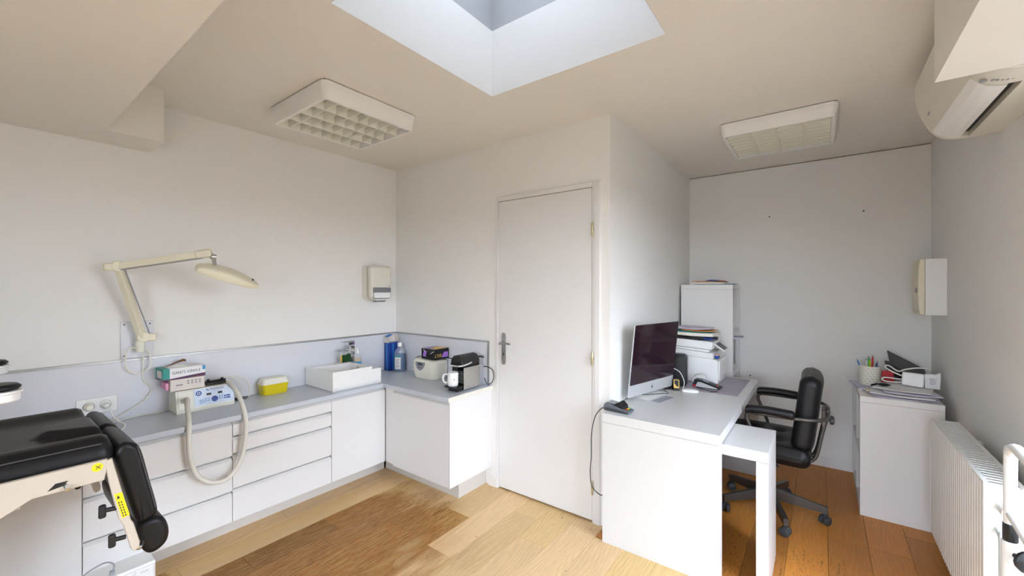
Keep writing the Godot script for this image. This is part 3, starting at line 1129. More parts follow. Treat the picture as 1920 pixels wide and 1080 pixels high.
func office_chair() -> void:
	var c := Vector3(-0.27, 0, -3.10)
	var o := thing("office_chair", "black leather swivel chair with dark metal frame, pushed up to the desk", "chair", c)
	var b := B.new()
	# star base
	for i in 5:
		var a := TAU * i / 5.0 - 0.05
		var d := Vector3(cos(a), 0, sin(a))
		b = B.new()
		var s := d.cross(Vector3.UP)
		var t := Transform3D(Basis(d, Vector3.UP, -s), c)
		slab(b, v2([[0.02, 0.085], [0.02, 0.155], [0.30, 0.105], [0.30, 0.065]]), -0.014, 0.014, 0.003, 1, false, t)
		var leg := part(o, "leg", b, M.gunmetal)
		b = B.new()
		var cp := c + d * 0.285
		for w in [-0.016, 0.016]:
			lathe(b, v2([[0, -0.011], [0.018, -0.011], [0.026, -0.007], [0.0275, 0], [0.026, 0.007], [0.018, 0.011], [0, 0.011]]), 16, Transform3D(Basis.from_euler(Vector3(PI / 2, 0.9 - a, 0)), Vector3.ZERO).translated(cp + Vector3(0, 0.0275, 0) + Basis(Vector3.UP, 0.9 - a) * Vector3(0, 0, w)))
		tube(b, [cp + Vector3(0, 0.03, 0), cp + Vector3(0, 0.07, 0)], 0.010, 8)
		part(leg, "caster", b, M.dark_grey)
	b = B.new()
	lathe(b, v2([[0, 0.07], [0.034, 0.07], [0.036, 0.16], [0.025, 0.165], [0.025, 0.30], [0.018, 0.30], [0.018, 0.36], [0, 0.36]]), 18, Transform3D(Basis.IDENTITY, c))
	part(o, "gas_lift", b, M.gunmetal)
	b = B.new()
	rbox(b, c + Vector3(-0.14, 0.355, -0.10), c + Vector3(0.16, 0.385, 0.10), 0.008, 1)
	tube(b, v3([[c.x + 0.02, 0.365, c.z + 0.09], [c.x + 0.06, 0.35, c.z + 0.17]]), 0.007, 8)
	part(o, "seat_plate", b, M.gunmetal)
	# seat with buttoned top
	b = B.new()
	var rows := []
	var bumpf := func(s: float, z: float) -> float:
		var r := 0.012 * (1.0 - s * s)
		for q in [[-0.35, -0.1], [-0.35, 0.1], [0.3, -0.1], [0.3, 0.1]]:
			r -= 0.022 * exp(-(pow((s - q[0]) * 0.24, 2.0) + pow(z - c.z - q[1], 2.0)) / 0.0018)
		return r
	rows = cushion_rows(c.x - 0.26, c.x + 0.22, c.z - 0.245, c.z + 0.245, 0.385, 0.490, bumpf, 36, 56, 0.04)
	grid(b, rows)
	part(o, "seat", b, M.leather)
	# back: thick pad, leaning slightly
	b = B.new()
	var br := cushion_rows(-0.215, 0.215, -0.222, 0.222, -0.054, 0.054, func(_s: float, _z: float) -> float: return 0.0, 44, 30, 0.048)
	# local x -> across (z), local z -> up, local y -> thickness (x)
	var xb := Transform3D(Basis(Vector3(0, 0, 1), Vector3(1, -0.12, 0).normalized(), Vector3(0.12, 1, 0).normalized()), Vector3(c.x + 0.205, 0.690, c.z))
	for r in br:
		for j in r.size():
			var p: Vector3 = r[j]
			p.y += 0.25 * p.x * p.x * -1.0
			r[j] = xb * p
	grid(b, br)
	var back := part(o, "backrest", b, M.leather)
	b = B.new()
	for sy in [-0.022, 0.022]:
		var loop := []
		for i in 25:
			var a := PI * i / 24.0
			loop.append(xb * Vector3(-0.205 * signf(cos(a)) * pow(absf(cos(a)), 0.5), sy - 0.01, -0.12 + 0.335 * pow(sin(a), 0.35) if i > 0 and i < 24 else -0.12))
		tube(b, loop, 0.003, 6)
	part(back, "piping", b, M.leather)
	# metal back bar
	b = B.new()
	for s in [-0.05, 0.05]:
		tube(b, v3([[c.x + 0.02, 0.372, c.z + s], [c.x + 0.16, 0.372, c.z + s], [c.x + 0.215, 0.385, c.z + s], [c.x + 0.245, 0.43, c.z + s], [c.x + 0.268, 0.55, c.z + s], [c.x + 0.30, 0.70, c.z + s]]), 0.011, 8, 4)
	rbox(b, Vector3(c.x + 0.268, 0.60, c.z - 0.06), Vector3(c.x + 0.288, 0.70, c.z + 0.06), 0.004, 1)
	part(o, "back_bar", b, M.gunmetal)
	b = B.new()
	lathe(b, v2([[0, 0], [0.010, 0], [0.010, 0.018], [0.024, 0.020], [0.027, 0.028], [0.024, 0.038], [0.012, 0.042], [0, 0.042]]), 16, Transform3D(Basis.from_euler(Vector3(0, 0, -PI / 2)), Vector3(c.x + 0.288, 0.635, c.z)))
	part(o, "tension_knob", b, M.dark_grey)
	# arms: one flat steel band runs round the back, arm pads on top
	b = B.new()
	var band := v3([[-0.035, 0.50, 0.268], [-0.075, 0.60, 0.275], [-0.092, 0.648, 0.277], [-0.080, 0.674, 0.278], [-0.04, 0.680, 0.278], [0.10, 0.680, 0.275], [0.22, 0.680, 0.255], [0.285, 0.680, 0.19], [0.298, 0.680, 0.08], [0.298, 0.680, -0.08], [0.285, 0.680, -0.19], [0.22, 0.680, -0.255], [0.10, 0.680, -0.275], [-0.04, 0.680, -0.278], [-0.080, 0.674, -0.278], [-0.092, 0.648, -0.277], [-0.075, 0.60, -0.275], [-0.035, 0.50, -0.268]])
	for i in band.size():
		band[i] += c
	tube(b, band, 0.0105, 8, 5)
	for s in [-1, 1]:
		tube(b, [c + Vector3(-0.035, 0.50, 0.268 * s), c + Vector3(-0.025, 0.44, 0.262 * s), c + Vector3(-0.02, 0.372, 0.24 * s), c + Vector3(-0.02, 0.368, 0.08 * s)], 0.0105, 8, 4)
	part(o, "arm_band", b, M.gunmetal)
	for s in [-1, 1]:
		b = B.new()
		var pr := []
		var P := spline(v3([[-0.098, 0.690, 0.278], [-0.08, 0.700, 0.278], [0.0, 0.706, 0.278], [0.10, 0.702, 0.276], [0.150, 0.697, 0.274]]), 5)
		for i in P.size():
			var e := 1.0
			if i < 3: e = [0.25, 0.72, 0.93][i]
			if i > P.size() - 3: e = [0.45, 0.85][P.size() - 1 - i]
			var ring := []
			for j in 16:
				var a := TAU * j / 16
				ring.append(c + Vector3(P[i].x, P[i].y + signf(sin(a)) * pow(absf(sin(a)), 0.7) * 0.023 * e, P[i].z * s + signf(cos(a)) * pow(absf(cos(a)), 0.7) * 0.030 * e))
			pr.append(ring)
		grid(b, pr)
		part(o, "arm_pad", b, M.leather)

# ------------------------------------------------------------- shelving
func bookshelf() -> void:
	var x0 := -0.978; var x1 := -0.578; var z0 := -4.118; var z1 := -3.75; var top := 1.447
	var o := thing("bookshelf", "tall white open shelf unit in the alcove corner, behind the printer", "bookshelf", Vector3(-0.78, 0, -3.93))
	var b := B.new()
	rbox(b, Vector3(x0, 0.0, z1 - 0.036), Vector3(x1, top - 0.037, z1), 0.001)
	part(o, "side_panel", b, M.white_soft)
	b = B.new()
	rbox(b, Vector3(x0, 0.0, z0), Vector3(x1, top - 0.037, z0 + 0.036), 0.001)
	part(o, "side_panel", b, M.white_soft)
	b = B.new()
	rbox(b, Vector3(x0, top - 0.036, z0), Vector3(x1, top, z1), 0.001)
	part(o, "top", b, M.white_soft)
	for y in [0.0, 0.35, 0.70, 1.055]:
		b = B.new()
		rbox(b, Vector3(x0, y, z0 + 0.037), Vector3(x1, y + (0.036 if y == 0.0 else 0.018), z1 - 0.037), 0.001)
		part(o, "shelf", b, M.white_soft)

func low_cabinet() -> void:
	var x0 := 0.19; var x1 := 0.565; var z0 := -4.112; var z1 := -3.38; var top := 0.745
	var o := thing("low_shelf_unit", "low white shelf unit covered with papers, by the radiator", "shelf unit", Vector3(0.38, 0, -3.75))
	var b := B.new()
	rbox(b, Vector3(x0, 0.0, z1 - 0.036), Vector3(x1, top - 0.037, z1), 0.001)
	part(o, "side_panel", b, M.white_soft)
	b = B.new()
	rbox(b, Vector3(x0, 0.0, z0), Vector3(x1, top - 0.037, z0 + 0.036), 0.001)
	part(o, "side_panel", b, M.white_soft)
	b = B.new()
	rbox(b, Vector3(x0, top - 0.036, z0), Vector3(x1, top, z1), 0.001)
	part(o, "top", b, M.white_soft)
	for y in [0.0, 0.362]:
		b = B.new()
		rbox(b, Vector3(x0, y, z0 + 0.037), Vector3(x1, y + (0.036 if y == 0.0 else 0.018), z1 - 0.037), 0.001)
		part(o, "shelf", b, M.white_soft)
	b = B.new()
	rbox(b, Vector3(x0, 0.037, -3.755), Vector3(x1, top - 0.037, -3.737), 0.001)
	part(o, "divider", b, M.white_soft)

# ------------------------------------------------------------- lights on the ceiling (switched off)
func ceiling_lamps() -> void:
	lamp_box("white square louvre ceiling light above the worktop, switched off", -2.53, -1.945, -1.645, -1.06, 2.358, 4, 8)
	lamp_box("white square louvre ceiling light in the desk alcove, switched off", -0.52, 0.075, -3.46, -2.87, 2.368, 4, 8)

func rr_ring(x0: float, x1: float, z0: float, z1: float, r: float, y: float) -> Array:
	var o := []
	for p in rounded_rect(x1 - x0, z1 - z0, r, 4, (x0 + x1) / 2, (z0 + z1) / 2):
		o.append(Vector3(p.x, y, p.y))
	return o

func lamp_box(label: String, x0: float, x1: float, z0: float, z1: float, yb: float, nx: int, nz: int) -> void:
	var o := thing("ceiling_light", label, "ceiling light", Vector3((x0 + x1) / 2, yb, (z0 + z1) / 2), "square louvre ceiling lights")
	var b := B.new()
	var yt := H - 0.004
	var t := 0.030
	grid(b, [rr_ring(x0, x1, z0, z1, 0.035, yt), rr_ring(x0 + 0.002, x1 - 0.002, z0 + 0.002, z1 - 0.002, 0.035, yt - 0.03)], true, false)
	grid(b, [rr_ring(x0 + 0.002, x1 - 0.002, z0 + 0.002, z1 - 0.002, 0.035, yt - 0.03), rr_ring(x0 + 0.014, x1 - 0.014, z0 + 0.014, z1 - 0.014, 0.030, yb)], true, false)
	grid(b, [rr_ring(x0 + 0.014, x1 - 0.014, z0 + 0.014, z1 - 0.014, 0.030, yb), rr_ring(x0 + t, x1 - t, z0 + t, z1 - t, 0.006, yb)], true, false)
	grid(b, [rr_ring(x0 + t, x1 - t, z0 + t, z1 - t, 0.006, yb), rr_ring(x0 + t, x1 - t, z0 + t, z1 - t, 0.006, yt - 0.008)], true, false)
	box(b, Vector3(x0 + 0.02, yt - 0.010, z0 + 0.02), Vector3(x1 - 0.02, yt, z1 - 0.02))
	part(o, "housing", b, M.plastic_white)
	b = B.new()
	box(b, Vector3(x0 + 0.01, yt, z0 + 0.01), Vector3(x1 - 0.01, H, z1 - 0.01))
	part(o, "mounting_plate", b, M.dark_grey)
	# tubes inside
	var ix0 := x0 + t; var ix1 := x1 - t; var iz0 := z0 + t; var iz1 := z1 - t
	for i in nx:
		b = B.new()
		var x := lerpf(ix0, ix1, (i + 0.5) / nx)
		tube(b, [Vector3(x, yt - 0.03, iz0 + 0.02), Vector3(x, yt - 0.03, iz1 - 0.02)], 0.008, 8)
		part(o, "tube_lamp", b, M.louver_lens)
	# long reflector blades and cross blades, each V-shaped
	for i in range(0, nx + 1):
		b = B.new()
		var x := lerpf(ix0, ix1, float(i) / nx)
		slab(b, v2([[x - 0.0025, yb + 0.002], [x + 0.0025, yb + 0.002], [x + 0.014, yb + 0.048], [x - 0.014, yb + 0.048]]), iz0, iz1)
		part(o, "reflector_blade", b, M.louver)
	for k in nx:
		var xa := lerpf(ix0, ix1, float(k) / nx) + 0.003
		var xb := lerpf(ix0, ix1, float(k + 1) / nx) - 0.003
		for j in range(1, nz):
			b = B.new()
			var z := lerpf(iz0, iz1, float(j) / nz)
			slab(b, v2([[z - 0.0028, yb + 0.002], [z + 0.0028, yb + 0.002], [z + 0.007, yb + 0.040], [z - 0.007, yb + 0.040]]), xa, xb, 0, 1, false, along_x())
			part(o, "cross_blade", b, M.louver)

func air_conditioner() -> void:
	var o := thing("air_conditioner", "off-white wall air conditioner with a rounded front, high on the right wall", "air conditioner", Vector3(0.5, 2.09, -2.33))
	var z0 := -2.72; var z1 := -1.938
	var outer := [[0.619, 2.425], [0.50, 2.432], [0.43, 2.428], [0.385, 2.412], [0.358, 2.388], [0.347, 2.36], [0.350, 2.31], [0.362, 2.25], [0.382, 2.19], [0.402, 2.148], [0.420, 2.122], [0.442, 2.106], [0.470, 2.097], [0.492, 2.094]]
	var b := B.new()
	slab(b, v2(outer + [[0.620, 2.094]]), z0, z0 + 0.03, 0.012, 3, true)
	slab(b, v2(outer + [[0.492, 2.135], [0.522, 2.135], [0.522, 2.094], [0.620, 2.094]]), z0 + 0.0301, -2.075, 0.0, 1, false)
	slab(b, v2(outer + [[0.620, 2.094]]), -2.0749, z1, 0.006, 2, true)
	part(o, "body", b, M.off_white)
	b = B.new()
	box(b, Vector3(0.4925, 2.118, z0 + 0.031), Vector3(0.5215, 2.134, -2.076))
	part(o, "outlet", b, M.black)
	b = B.new()
	slab(b, v2([[0.405, 2.136], [0.424, 2.113], [0.445, 2.1005], [0.470, 2.0925], [0.490, 2.090], [0.490, 2.0925], [0.471, 2.0955], [0.447, 2.103], [0.428, 2.115], [0.408, 2.138]]), z0 + 0.05, -2.078, 0.0006, 1)
	part(o, "flap", b, M.plastic_white)
	b = B.new()
	# little marks on the end panel: lamps and a round badge
	slab(b, circle(0.010, 14, 0.430, -2.045), 2.108, 2.1115, 0, 1, true, along_y())
	for i in 5:
		box(b, Vector3(0.445 + i * 0.011, 2.094 + maxf(0.0, (3 - i)) * 0.002, -2.035), Vector3(0.451 + i * 0.011, 2.103, -2.027))
	part(o, "display", b, M.grey_plastic)
	b = B.new()
	for s in [[0.348, 0.0]]:
		box(b, Vector3(-0.0004, -0.004, -0.02), Vector3(0.0004, 0.004, 0.02), Transform3D(Basis(Vector3.FORWARD, deg_to_rad(-18)), Vector3(0.3795, 2.195, -2.58)))
	part(o, "badge", b, M.grey_plastic)

func radiator() -> void:
	var o := thing("radiator", "white panel radiator with vertical flutes and top grille on the right wall", "radiator", Vector3(0.51, 0.12, -2.65))
	var z0 := -3.10; var z1 := -2.20; var y0 := 0.13; var y1 := 0.725
	for xp in [[0.462, 0.474], [0.556, 0.568]]:
		var b := B.new()
		var pts := []
		var n := 27
		for i in n:
			var za := lerpf(z0, z1, float(i) / n)
			var w := (z1 - z0) / n
			pts.append(Vector2(xp[0] + 0.003, za)); pts.append(Vector2(xp[0] + 0.003, za + w * 0.16)); pts.append(Vector2(xp[0], za + w * 0.34)); pts.append(Vector2(xp[0], za + w * 0.82))
		pts.append(Vector2(xp[0] + 0.003, z1)); pts.append(Vector2(xp[1], z1)); pts.append(Vector2(xp[1], z0))
		slab(b, pts, y0, y1 - 0.004, 0.0, 1, false, along_y())
		part(o, "panel", b, M.radiator)
	var b := B.new()
	rbox(b, Vector3(0.461, y0 + 0.02, z1 + 0.0005), Vector3(0.569, y1 - 0.002, z1 + 0.006), 0.002)
	part(o, "side_cover", b, M.radiator)
	b = B.new()
	rbox(b, Vector3(0.461, y0 + 0.02, z0 - 0.006), Vector3(0.569, y1 - 0.002, z0 - 0.0005), 0.002)
	part(o, "side_cover", b, M.radiator)
	for i in 30:
		b = B.new()
		var z := lerpf(z0 + 0.01, z1 - 0.01, i / 29.0)
		box(b, Vector3(0.478, y1 - 0.006, z - 0.004), Vector3(0.552, y1 - 0.001, z + 0.004), Transform3D.IDENTITY)
		part(o, "grille_slat", b, M.radiator)
	for xr in [[0.462, 0.4779], [0.5521, 0.568]]:
		b = B.new()
		rbox(b, Vector3(xr[0], y1 - 0.006, z0), Vector3(xr[1], y1, z1), 0.002)
		part(o, "grille_rail", b, M.radiator)
	# valve and pipes at the near end
	b = B.new()
	lathe(b, v2([[0, -0.03], [0.016, -0.03], [0.019, -0.02], [0.019, 0.02], [0.016, 0.03], [0, 0.03]]), 16, Transform3D(Basis.from_euler(Vector3(PI / 2, 0, 0)), Vector3(0.505, 0.655, z1 + 0.045)))
	part(o, "valve", b, M.plastic_white)
	for x in [0.495, 0.525]:
		b = B.new()
		tube(b, v3([[x, 0.0, z1 + 0.05], [x, 0.52, z1 + 0.05], [x, 0.56, z1 + 0.04], [x, 0.57, z1 + 0.007]]), 0.008, 10, 4)
		part(o, "pipe", b, M.pipe_grey)
	for z in [-2.95, -2.35]:
		b = B.new()
		rbox(b, Vector3(0.569, 0.25, z - 0.02), Vector3(0.6195, 0.68, z + 0.02), 0.003)
		part(o, "bracket", b, M.radiator)
	b = B.new()
	rbox(b, Vector3(0.585, 0.70, -2.53), Vector3(0.6195, 0.755, -2.49), 0.004)
	part(o, "wall_clip", b, M.plastic_white)

func walking_frame() -> void:
	var o := thing("walking_frame", "white tubular walking frame with black clamp, in front of the radiator end", "walking frame", Vector3(0.47, 0, -1.75))
	for s in [[0.456, 0.0], [0.545, 0.012]]:
		var x: float = s[0]
		var b := B.new()
		tube(b, v3([[x, 0.06, -1.905], [x, 0.5, -1.905], [x, 0.89, -1.905], [x, 0.925, -1.895], [x, 0.945, -1.865], [x, 0.945, -1.80], [x, 0.925, -1.60], [x, 0.905, -1.50], [x, 0.86, -1.465], [x, 0.80, -1.46], [x, 0.06, -1.42]]), 0.015, 12, 5)
		var f := part(o, "side_tube", b, M.plastic_white)
		b = B.new()
		tube(b, v3([[x, 0.735, -1.905], [x, 0.732, -1.86], [x, 0.71, -1.70], [x, 0.70, -1.455]]), 0.0125, 10, 4)
		part(f, "brace", b, M.plastic_white)
		b = B.new()
		lathe(b, v2([[0.0155, 0.655], [0.0165, 0.658], [0.0165, 0.705], [0.0155, 0.708]]), 16, Transform3D(Basis.IDENTITY, Vector3(x, 0, -1.905)))
		part(f, "band", b, M.black, "black band")
		b = B.new()
		lathe(b, v2([[0.0155, 0.08], [0.0195, 0.082], [0.0195, 0.652], [0.0155, 0.655]]), 16, Transform3D(Basis.IDENTITY, Vector3(x, 0, -1.905)))
		part(f, "sleeve", b, M.plastic_white)
		for z in [-1.905, -1.42]:
			b = B.new()
			lathe(b, v2([[0, 0], [0.022, 0], [0.022, 0.03], [0.017, 0.07], [0, 0.07]]), 14, Transform3D(Basis.IDENTITY, Vector3(x, 0, z)))
			part(f, "rubber_foot", b, M.dark_grey)
	var b := B.new()
	tube(b, v3([[0.456, 0.40, -1.915], [0.545, 0.40, -1.915]]), 0.011, 10)
	part(o, "cross_bar", b, M.plastic_white)
	# clamp knob
	b = B.new()
	lathe(b, v2([[0, -0.02], [0.007, -0.02], [0.009, -0.008], [0.018, 0.0], [0.030, 0.008], [0.032, 0.018], [0.024, 0.026], [0, 0.028]]), 14, Transform3D(Basis.from_euler(Vector3(PI / 2, 0.5, 0)), Vector3(0.468, 0.625, -1.862)))
	var k := part(o, "clamp_knob", b, M.black)
	b = B.new()
	slab(b, v2([[-0.012, -0.003], [0.008, 0.0], [0.014, 0.008], [-0.002, 0.006]]), 0.0281, 0.0285, 0, 1, false, Transform3D(Basis.from_euler(Vector3(0, 0.5, 0)), Vector3(0.468, 0.625, -1.862)))
	part(k, "mark", b, M.green_bright)

# ------------------------------------------------------------- on the walls
func beam(b: B, p: Vector3, q: Vector3, w: float, h: float, r := 0.003) -> void:
	var d := (q - p)
	var L := d.length()
	d /= L
	var side := d.cross(Vector3.UP).normalized()
	var up := side.cross(d).normalized()
	rbox(b, Vector3(-w / 2, -h / 2, 0), Vector3(w / 2, h / 2, L), r, 2, Transform3D(Basis(side, up, d), p))

func wall_things() -> void:
	# magnifier lamp on a jointed arm
	var o := thing("arm_lamp", "cream articulated task lamp on a wall plate above the worktop", "lamp", Vector3(-2.98, 1.04, -0.58))
	var b := B.new()
	rbox(b, Vector3(XL + 0.0005, 1.040, -0.645), Vector3(XL + 0.010, 1.238, -0.511), 0.002)
	var plate := part(o, "wall_plate", b, M.splash)
	for p in [[1.055, -0.525], [1.055, -0.631], [1.223, -0.525], [1.223, -0.631]]:
		b = B.new()
		lathe(b, v2([[0, 0], [0.004, 0], [0.003, 0.002], [0, 0.002]]), 10, Transform3D(Basis.from_euler(Vector3(0, 0, -PI / 2)), Vector3(XL + 0.0101, p[0], p[1])))
		part(plate, "screw", b, M.dark_grey)
	var pb := Vector3(-2.945, 1.155, -0.592)
	var pe := Vector3(-2.85, 1.530, -0.478)
	var ph := Vector3(-2.64, 1.600, -0.770)
	b = B.new()
	rbox(b, Vector3(XL + 0.0102, 1.085, -0.598), Vector3(-2.945, 1.128, -0.565), 0.006, 2)
	lathe(b, v2([[0, 1.075], [0.016, 1.075], [0.020, 1.10], [0.020, 1.135], [0, 1.135]]), 16, Transform3D(Basis.IDENTITY, Vector3(-2.95, 0, -0.582)))
	part(o, "bracket", b, M.ivory)
	b = B.new()
	for j in [pb, pe]:
		lathe(b, v2([[0, -0.018], [0.026, -0.018], [0.029, -0.012], [0.029, 0.012], [0.026, 0.018], [0, 0.018]]), 18, Transform3D(Basis.from_euler(Vector3(0, 0, -PI / 2)), j))
	rbox(b, Vector3(-0.016, -0.02, -0.035), Vector3(0.016, 0.02, 0.01), 0.008, 2, turn(pb + Vector3(0, -0.004, -0.02)))
	rbox(b, Vector3(-0.016, -0.02, -0.02), Vector3(0.016, 0.018, 0.035), 0.008, 2, turn(pe + Vector3(0, -0.004, 0.02)))
	part(o, "joint", b, M.cream)
	b = B.new()
	beam(b, pb + Vector3(0, 0.0, 0.004), pe, 0.030, 0.034)
	part(o, "arm", b, M.cream)
	b = B.new()
	tube(b, [pb + Vector3(0.012, 0.02, -0.024), pe + Vector3(0.012, -0.02, -0.024)], 0.003, 8)
	part(o, "rod", b, M.grey_plastic)
	b = B.new()
	beam(b, pe, ph, 0.030, 0.034)
	part(o, "arm", b, M.cream)
	b = B.new()
	tube(b, [pe + Vector3(0.012, -0.020, 0.0), ph + Vector3(0.012, -0.022, 0)], 0.003, 8)
	part(o, "rod", b, M.grey_plastic)
	b = B.new()
	rbox(b, Vector3(-0.019, -0.022, -0.045), Vector3(0.019, 0.022, 0.03), 0.012, 2, Transform3D(Basis.looking_at(ph - pe), ph))
	part(o, "arm_end", b, M.cream)
	b = B.new()
	var nk := Vector3(-2.612, 1.588, -0.812)
	tube(b, [ph + (ph - pe).normalized() * 0.04, nk], 0.006, 8)
	lathe(b, v2([[0, -0.012], [0.013, -0.012], [0.013, 0.012], [0, 0.012]]), 12, turn(nk, 0, 90))
	tube(b, [nk, Vector3(-2.60, 1.545, -0.815)], 0.009, 10)
	part(o, "swivel", b, M.steel)
	# hood: long shallow shell, wide in the middle, rolled to face the room
	b = B.new()
	var ax := Vector3(0.0, -0.085, -0.285)
	var L := ax.length()
	var d := ax / L
	var side := Vector3(1, 0, 0).rotated(d, deg_to_rad(28))
	var up := side.cross(d).normalized()
	if up.y < 0: up = -up
	var xf := Transform3D(Basis(side, up, d), Vector3(-2.60, 1.525, -0.735))
	var prof := [[0.0, 0.030, 0.010], [0.012, 0.042, 0.022], [0.05, 0.053, 0.033], [0.10, 0.062, 0.040], [0.17, 0.068, 0.038], [0.24, 0.060, 0.026], [0.285, 0.042, 0.014], [0.30, 0.028, 0.008]]
	var rows := []
	for s in prof:
		var ring := []
		for j in 28:
			var a := TAU * j / 28
			var x: float = signf(cos(a)) * pow(absf(cos(a)), 0.55) * s[1]
			var y: float = (pow(maxf(sin(a), 0.0), 0.75) * s[2]) if sin(a) > 0 else -0.014 * pow(-sin(a), 0.4)
			ring.append(xf * Vector3(x, y, s[0]))
		rows.append(ring)
	grid(b, rows)
	var hood := part(o, "hood", b, M.cream)
	b = B.new()
	rbox(b, Vector3(-0.004, 0.020, 0.262), Vector3(0.010, 0.026, 0.270), 0.001, 1, xf)
	part(hood, "switch", b, M.dark_grey)
	# lamp cable: loop below the plate and down to the worktop
	b = B.new()
	tube(b, v3([[-2.945, 1.085, -0.583], [-2.95, 1.10, -0.545], [-2.955, 1.06, -0.525], [-2.96, 0.99, -0.53], [-2.965, 0.955, -0.575], [-2.965, 0.985, -0.625], [-2.96, 1.06, -0.625], [-2.96, 1.09, -0.60]]), 0.0032, 8, 5)
	tube(b, v3([[-2.945, 1.08, -0.592], [-2.975, 1.00, -0.60], [-2.982, 0.92, -0.60], [-2.980, 0.86, -0.635], [-2.978, 0.80, -0.60], [-2.975, 0.76, -0.535], [-2.965, 0.729, -0.47], [-2.93, 0.7245, -0.42]]), 0.0032, 8, 5)
	part(o, "cable", b, M.ivory)

	# folded-towel dispenser
	o = thing("towel_dispenser", "white paper towel dispenser with a grey window, in the left corner", "towel dispenser", Vector3(-2.94, 1.31, -2.06))
	b = B.new()
	var xq := Transform3D(Basis(Vector3(0, 0, -1), Vector3(0, 1, 0), Vector3(1, 0, 0)), Vector3(-3.0, 0, -2.065))
	slab(b, rounded_rect(0.205, 0.275, 0.03, 5, 0, 1.465), 0.001, 0.06, 0.0, 1, true, xq)
	slab(b, rounded_rect(0.203, 0.273, 0.03, 5, 0, 1.465), 0.0601, 0.125, 0.028, 4, true, xq)
	part(o, "cover", b, M.off_white)
	b = B.new()
	slab(b, v2([[-0.085, 1.345], [-0.075, 1.334], [0.075, 1.334], [0.085, 1.345], [0.085, 1.425], [-0.085, 1.425]]), 0.118, 0.1268, 0.002, 1, false, xq)
	part(o, "window", b, M.smoke)
	b = B.new()
	slab(b, v2([[-0.080, 1.346], [-0.072, 1.338], [0.072, 1.338], [0.080, 1.346], [0.080, 1.383], [-0.080, 1.383]]), 0.1269, 0.1275, 0, 1, false, xq)
	part(o, "towels", b, M.paper)
	b = B.new()
	rbox(b, Vector3(-0.05, 1.316, 0.055), Vector3(0.05, 1.329, 0.115), 0.005, 2, xq)
	part(o, "outlet", b, M.plastic_white)
	b = B.new()
	for i in 6:
		rbox(b, Vector3(-0.046 + i * 0.016, 1.309, 0.062), Vector3(-0.036 + i * 0.016, 1.316, 0.110), 0.002, 1, xq)
	part(o, "teeth", b, M.black)
	b = B.new()
	box(b, Vector3(0.055, 1.437, 0.1251), Vector3(0.075, 1.442, 0.1256), xq)
	part(o, "badge", b, M.grey_plastic)
	b = B.new()
	slab(b, rounded_rect(0.020, 0.030, 0.009, 4, 0, 1.625), 0.001, 0.006, 0.001, 1, true, xq)
	tube(b, [xq * Vector3(0, 1.628, 0.006), xq * Vector3(0, 1.622, 0.022), xq * Vector3(0, 1.632, 0.026)], 0.003, 8)
	one("wall_hook", b, M.plastic_white, "small hook on the wall above the towel dispenser", "hook", Vector3(-2.99, 1.62, -2.065))

	# box on the right wall of the alcove
	o = thing("wall_dispenser", "white wall dispenser with a cream curved cover, on the right wall of the alcove", "dispenser", Vector3(0.57, 1.25, -3.77))
	b = B.new()
	rbox(b, Vector3(0.521, 1.248, -3.87), Vector3(0.6195, 1.604, -3.65), 0.003, 1)
	part(o, "body", b, M.plastic_white)
	b = B.new()
	slab(b, v2([[0.520, 1.250], [0.496, 1.252], [0.490, 1.30], [0.487, 1.38], [0.487, 1.46], [0.490, 1.55], [0.496, 1.600], [0.520, 1.602]]), -3.872, -3.648, 0.004, 2, true)
	part(o, "cover", b, M.cream)
	b = B.new()
	lathe(b, v2([[0, 0], [0.016, 0], [0.015, 0.006], [0, 0.008]]), 16, Transform3D(Basis.from_euler(Vector3(0, 0, PI / 2)), Vector3(0.4875, 1.405, -3.69)))
	part(o, "lock", b, M.grey_plastic)

	# double socket on the splashback
	o = thing("wall_socket", "white double wall socket with plugs, above the worktop by the treatment chair", "socket", Vector3(-2.985, 0.81, -0.42))
	var xs := Transform3D(Basis(Vector3(0, 0, -1), Vector3(0, 1, 0), Vector3(1, 0, 0)), Vector3(XL + 0.0082, 0, 0))
	b = B.new()
	slab(b, rounded_rect(0.152, 0.082, 0.006, 3, 0.421, 0.815), 0.0, 0.009, 0.002, 1, false, xs)
	part(o, "plate", b, M.plastic_white)
	for z in [0.390, 0.452]:
		b = B.new()
		lathe(b, v2([[0.021, 0.0], [0.0225, 0.0], [0.0225, 0.0015], [0.021, 0.0015]]), 20, Transform3D(xs.basis * Basis(Vector3.RIGHT, PI / 2), xs * Vector3(z, 0.815, 0.0091)))
		part(o, "ring", b, M.grey_plastic)
	b = B.new()
	lathe(b, v2([[0, 0], [0.018, 0], [0.018, 0.014], [0.012, 0.035], [0, 0.038]]), 16, Transform3D(xs.basis * Basis(Vector3.RIGHT, PI / 2), xs * Vector3(0.390, 0.815, 0.0092)))
	part(o, "plug", b, M.ivory)
	b = B.new()
	lathe(b, v2([[0, 0], [0.016, 0], [0.016, 0.012], [0.010, 0.03], [0, 0.032]]), 16, Transform3D(xs.basis * Basis(Vector3.RIGHT, PI / 2), xs * Vector3(0.452, 0.812, 0.0092)))
	part(o, "plug", b, M.plastic_white)

	# white leads lying on the worktop
	b = B.new()
	tube(b, v3([[-2.956, 0.808, -0.452], [-2.94, 0.795, -0.462], [-2.93, 0.765, -0.47], [-2.90, 0.733, -0.49], [-2.83, 0.7245, -0.50], [-2.74, 0.7245, -0.47], [-2.70, 0.7245, -0.42], [-2.72, 0.7245, -0.37]]), 0.004, 8, 5)
	one("power_lead", b, M.plastic_white, "white mains lead curling on the worktop from the wall socket", "cable", Vector3(-2.85, 0.72, -0.45))
	b = B.new()
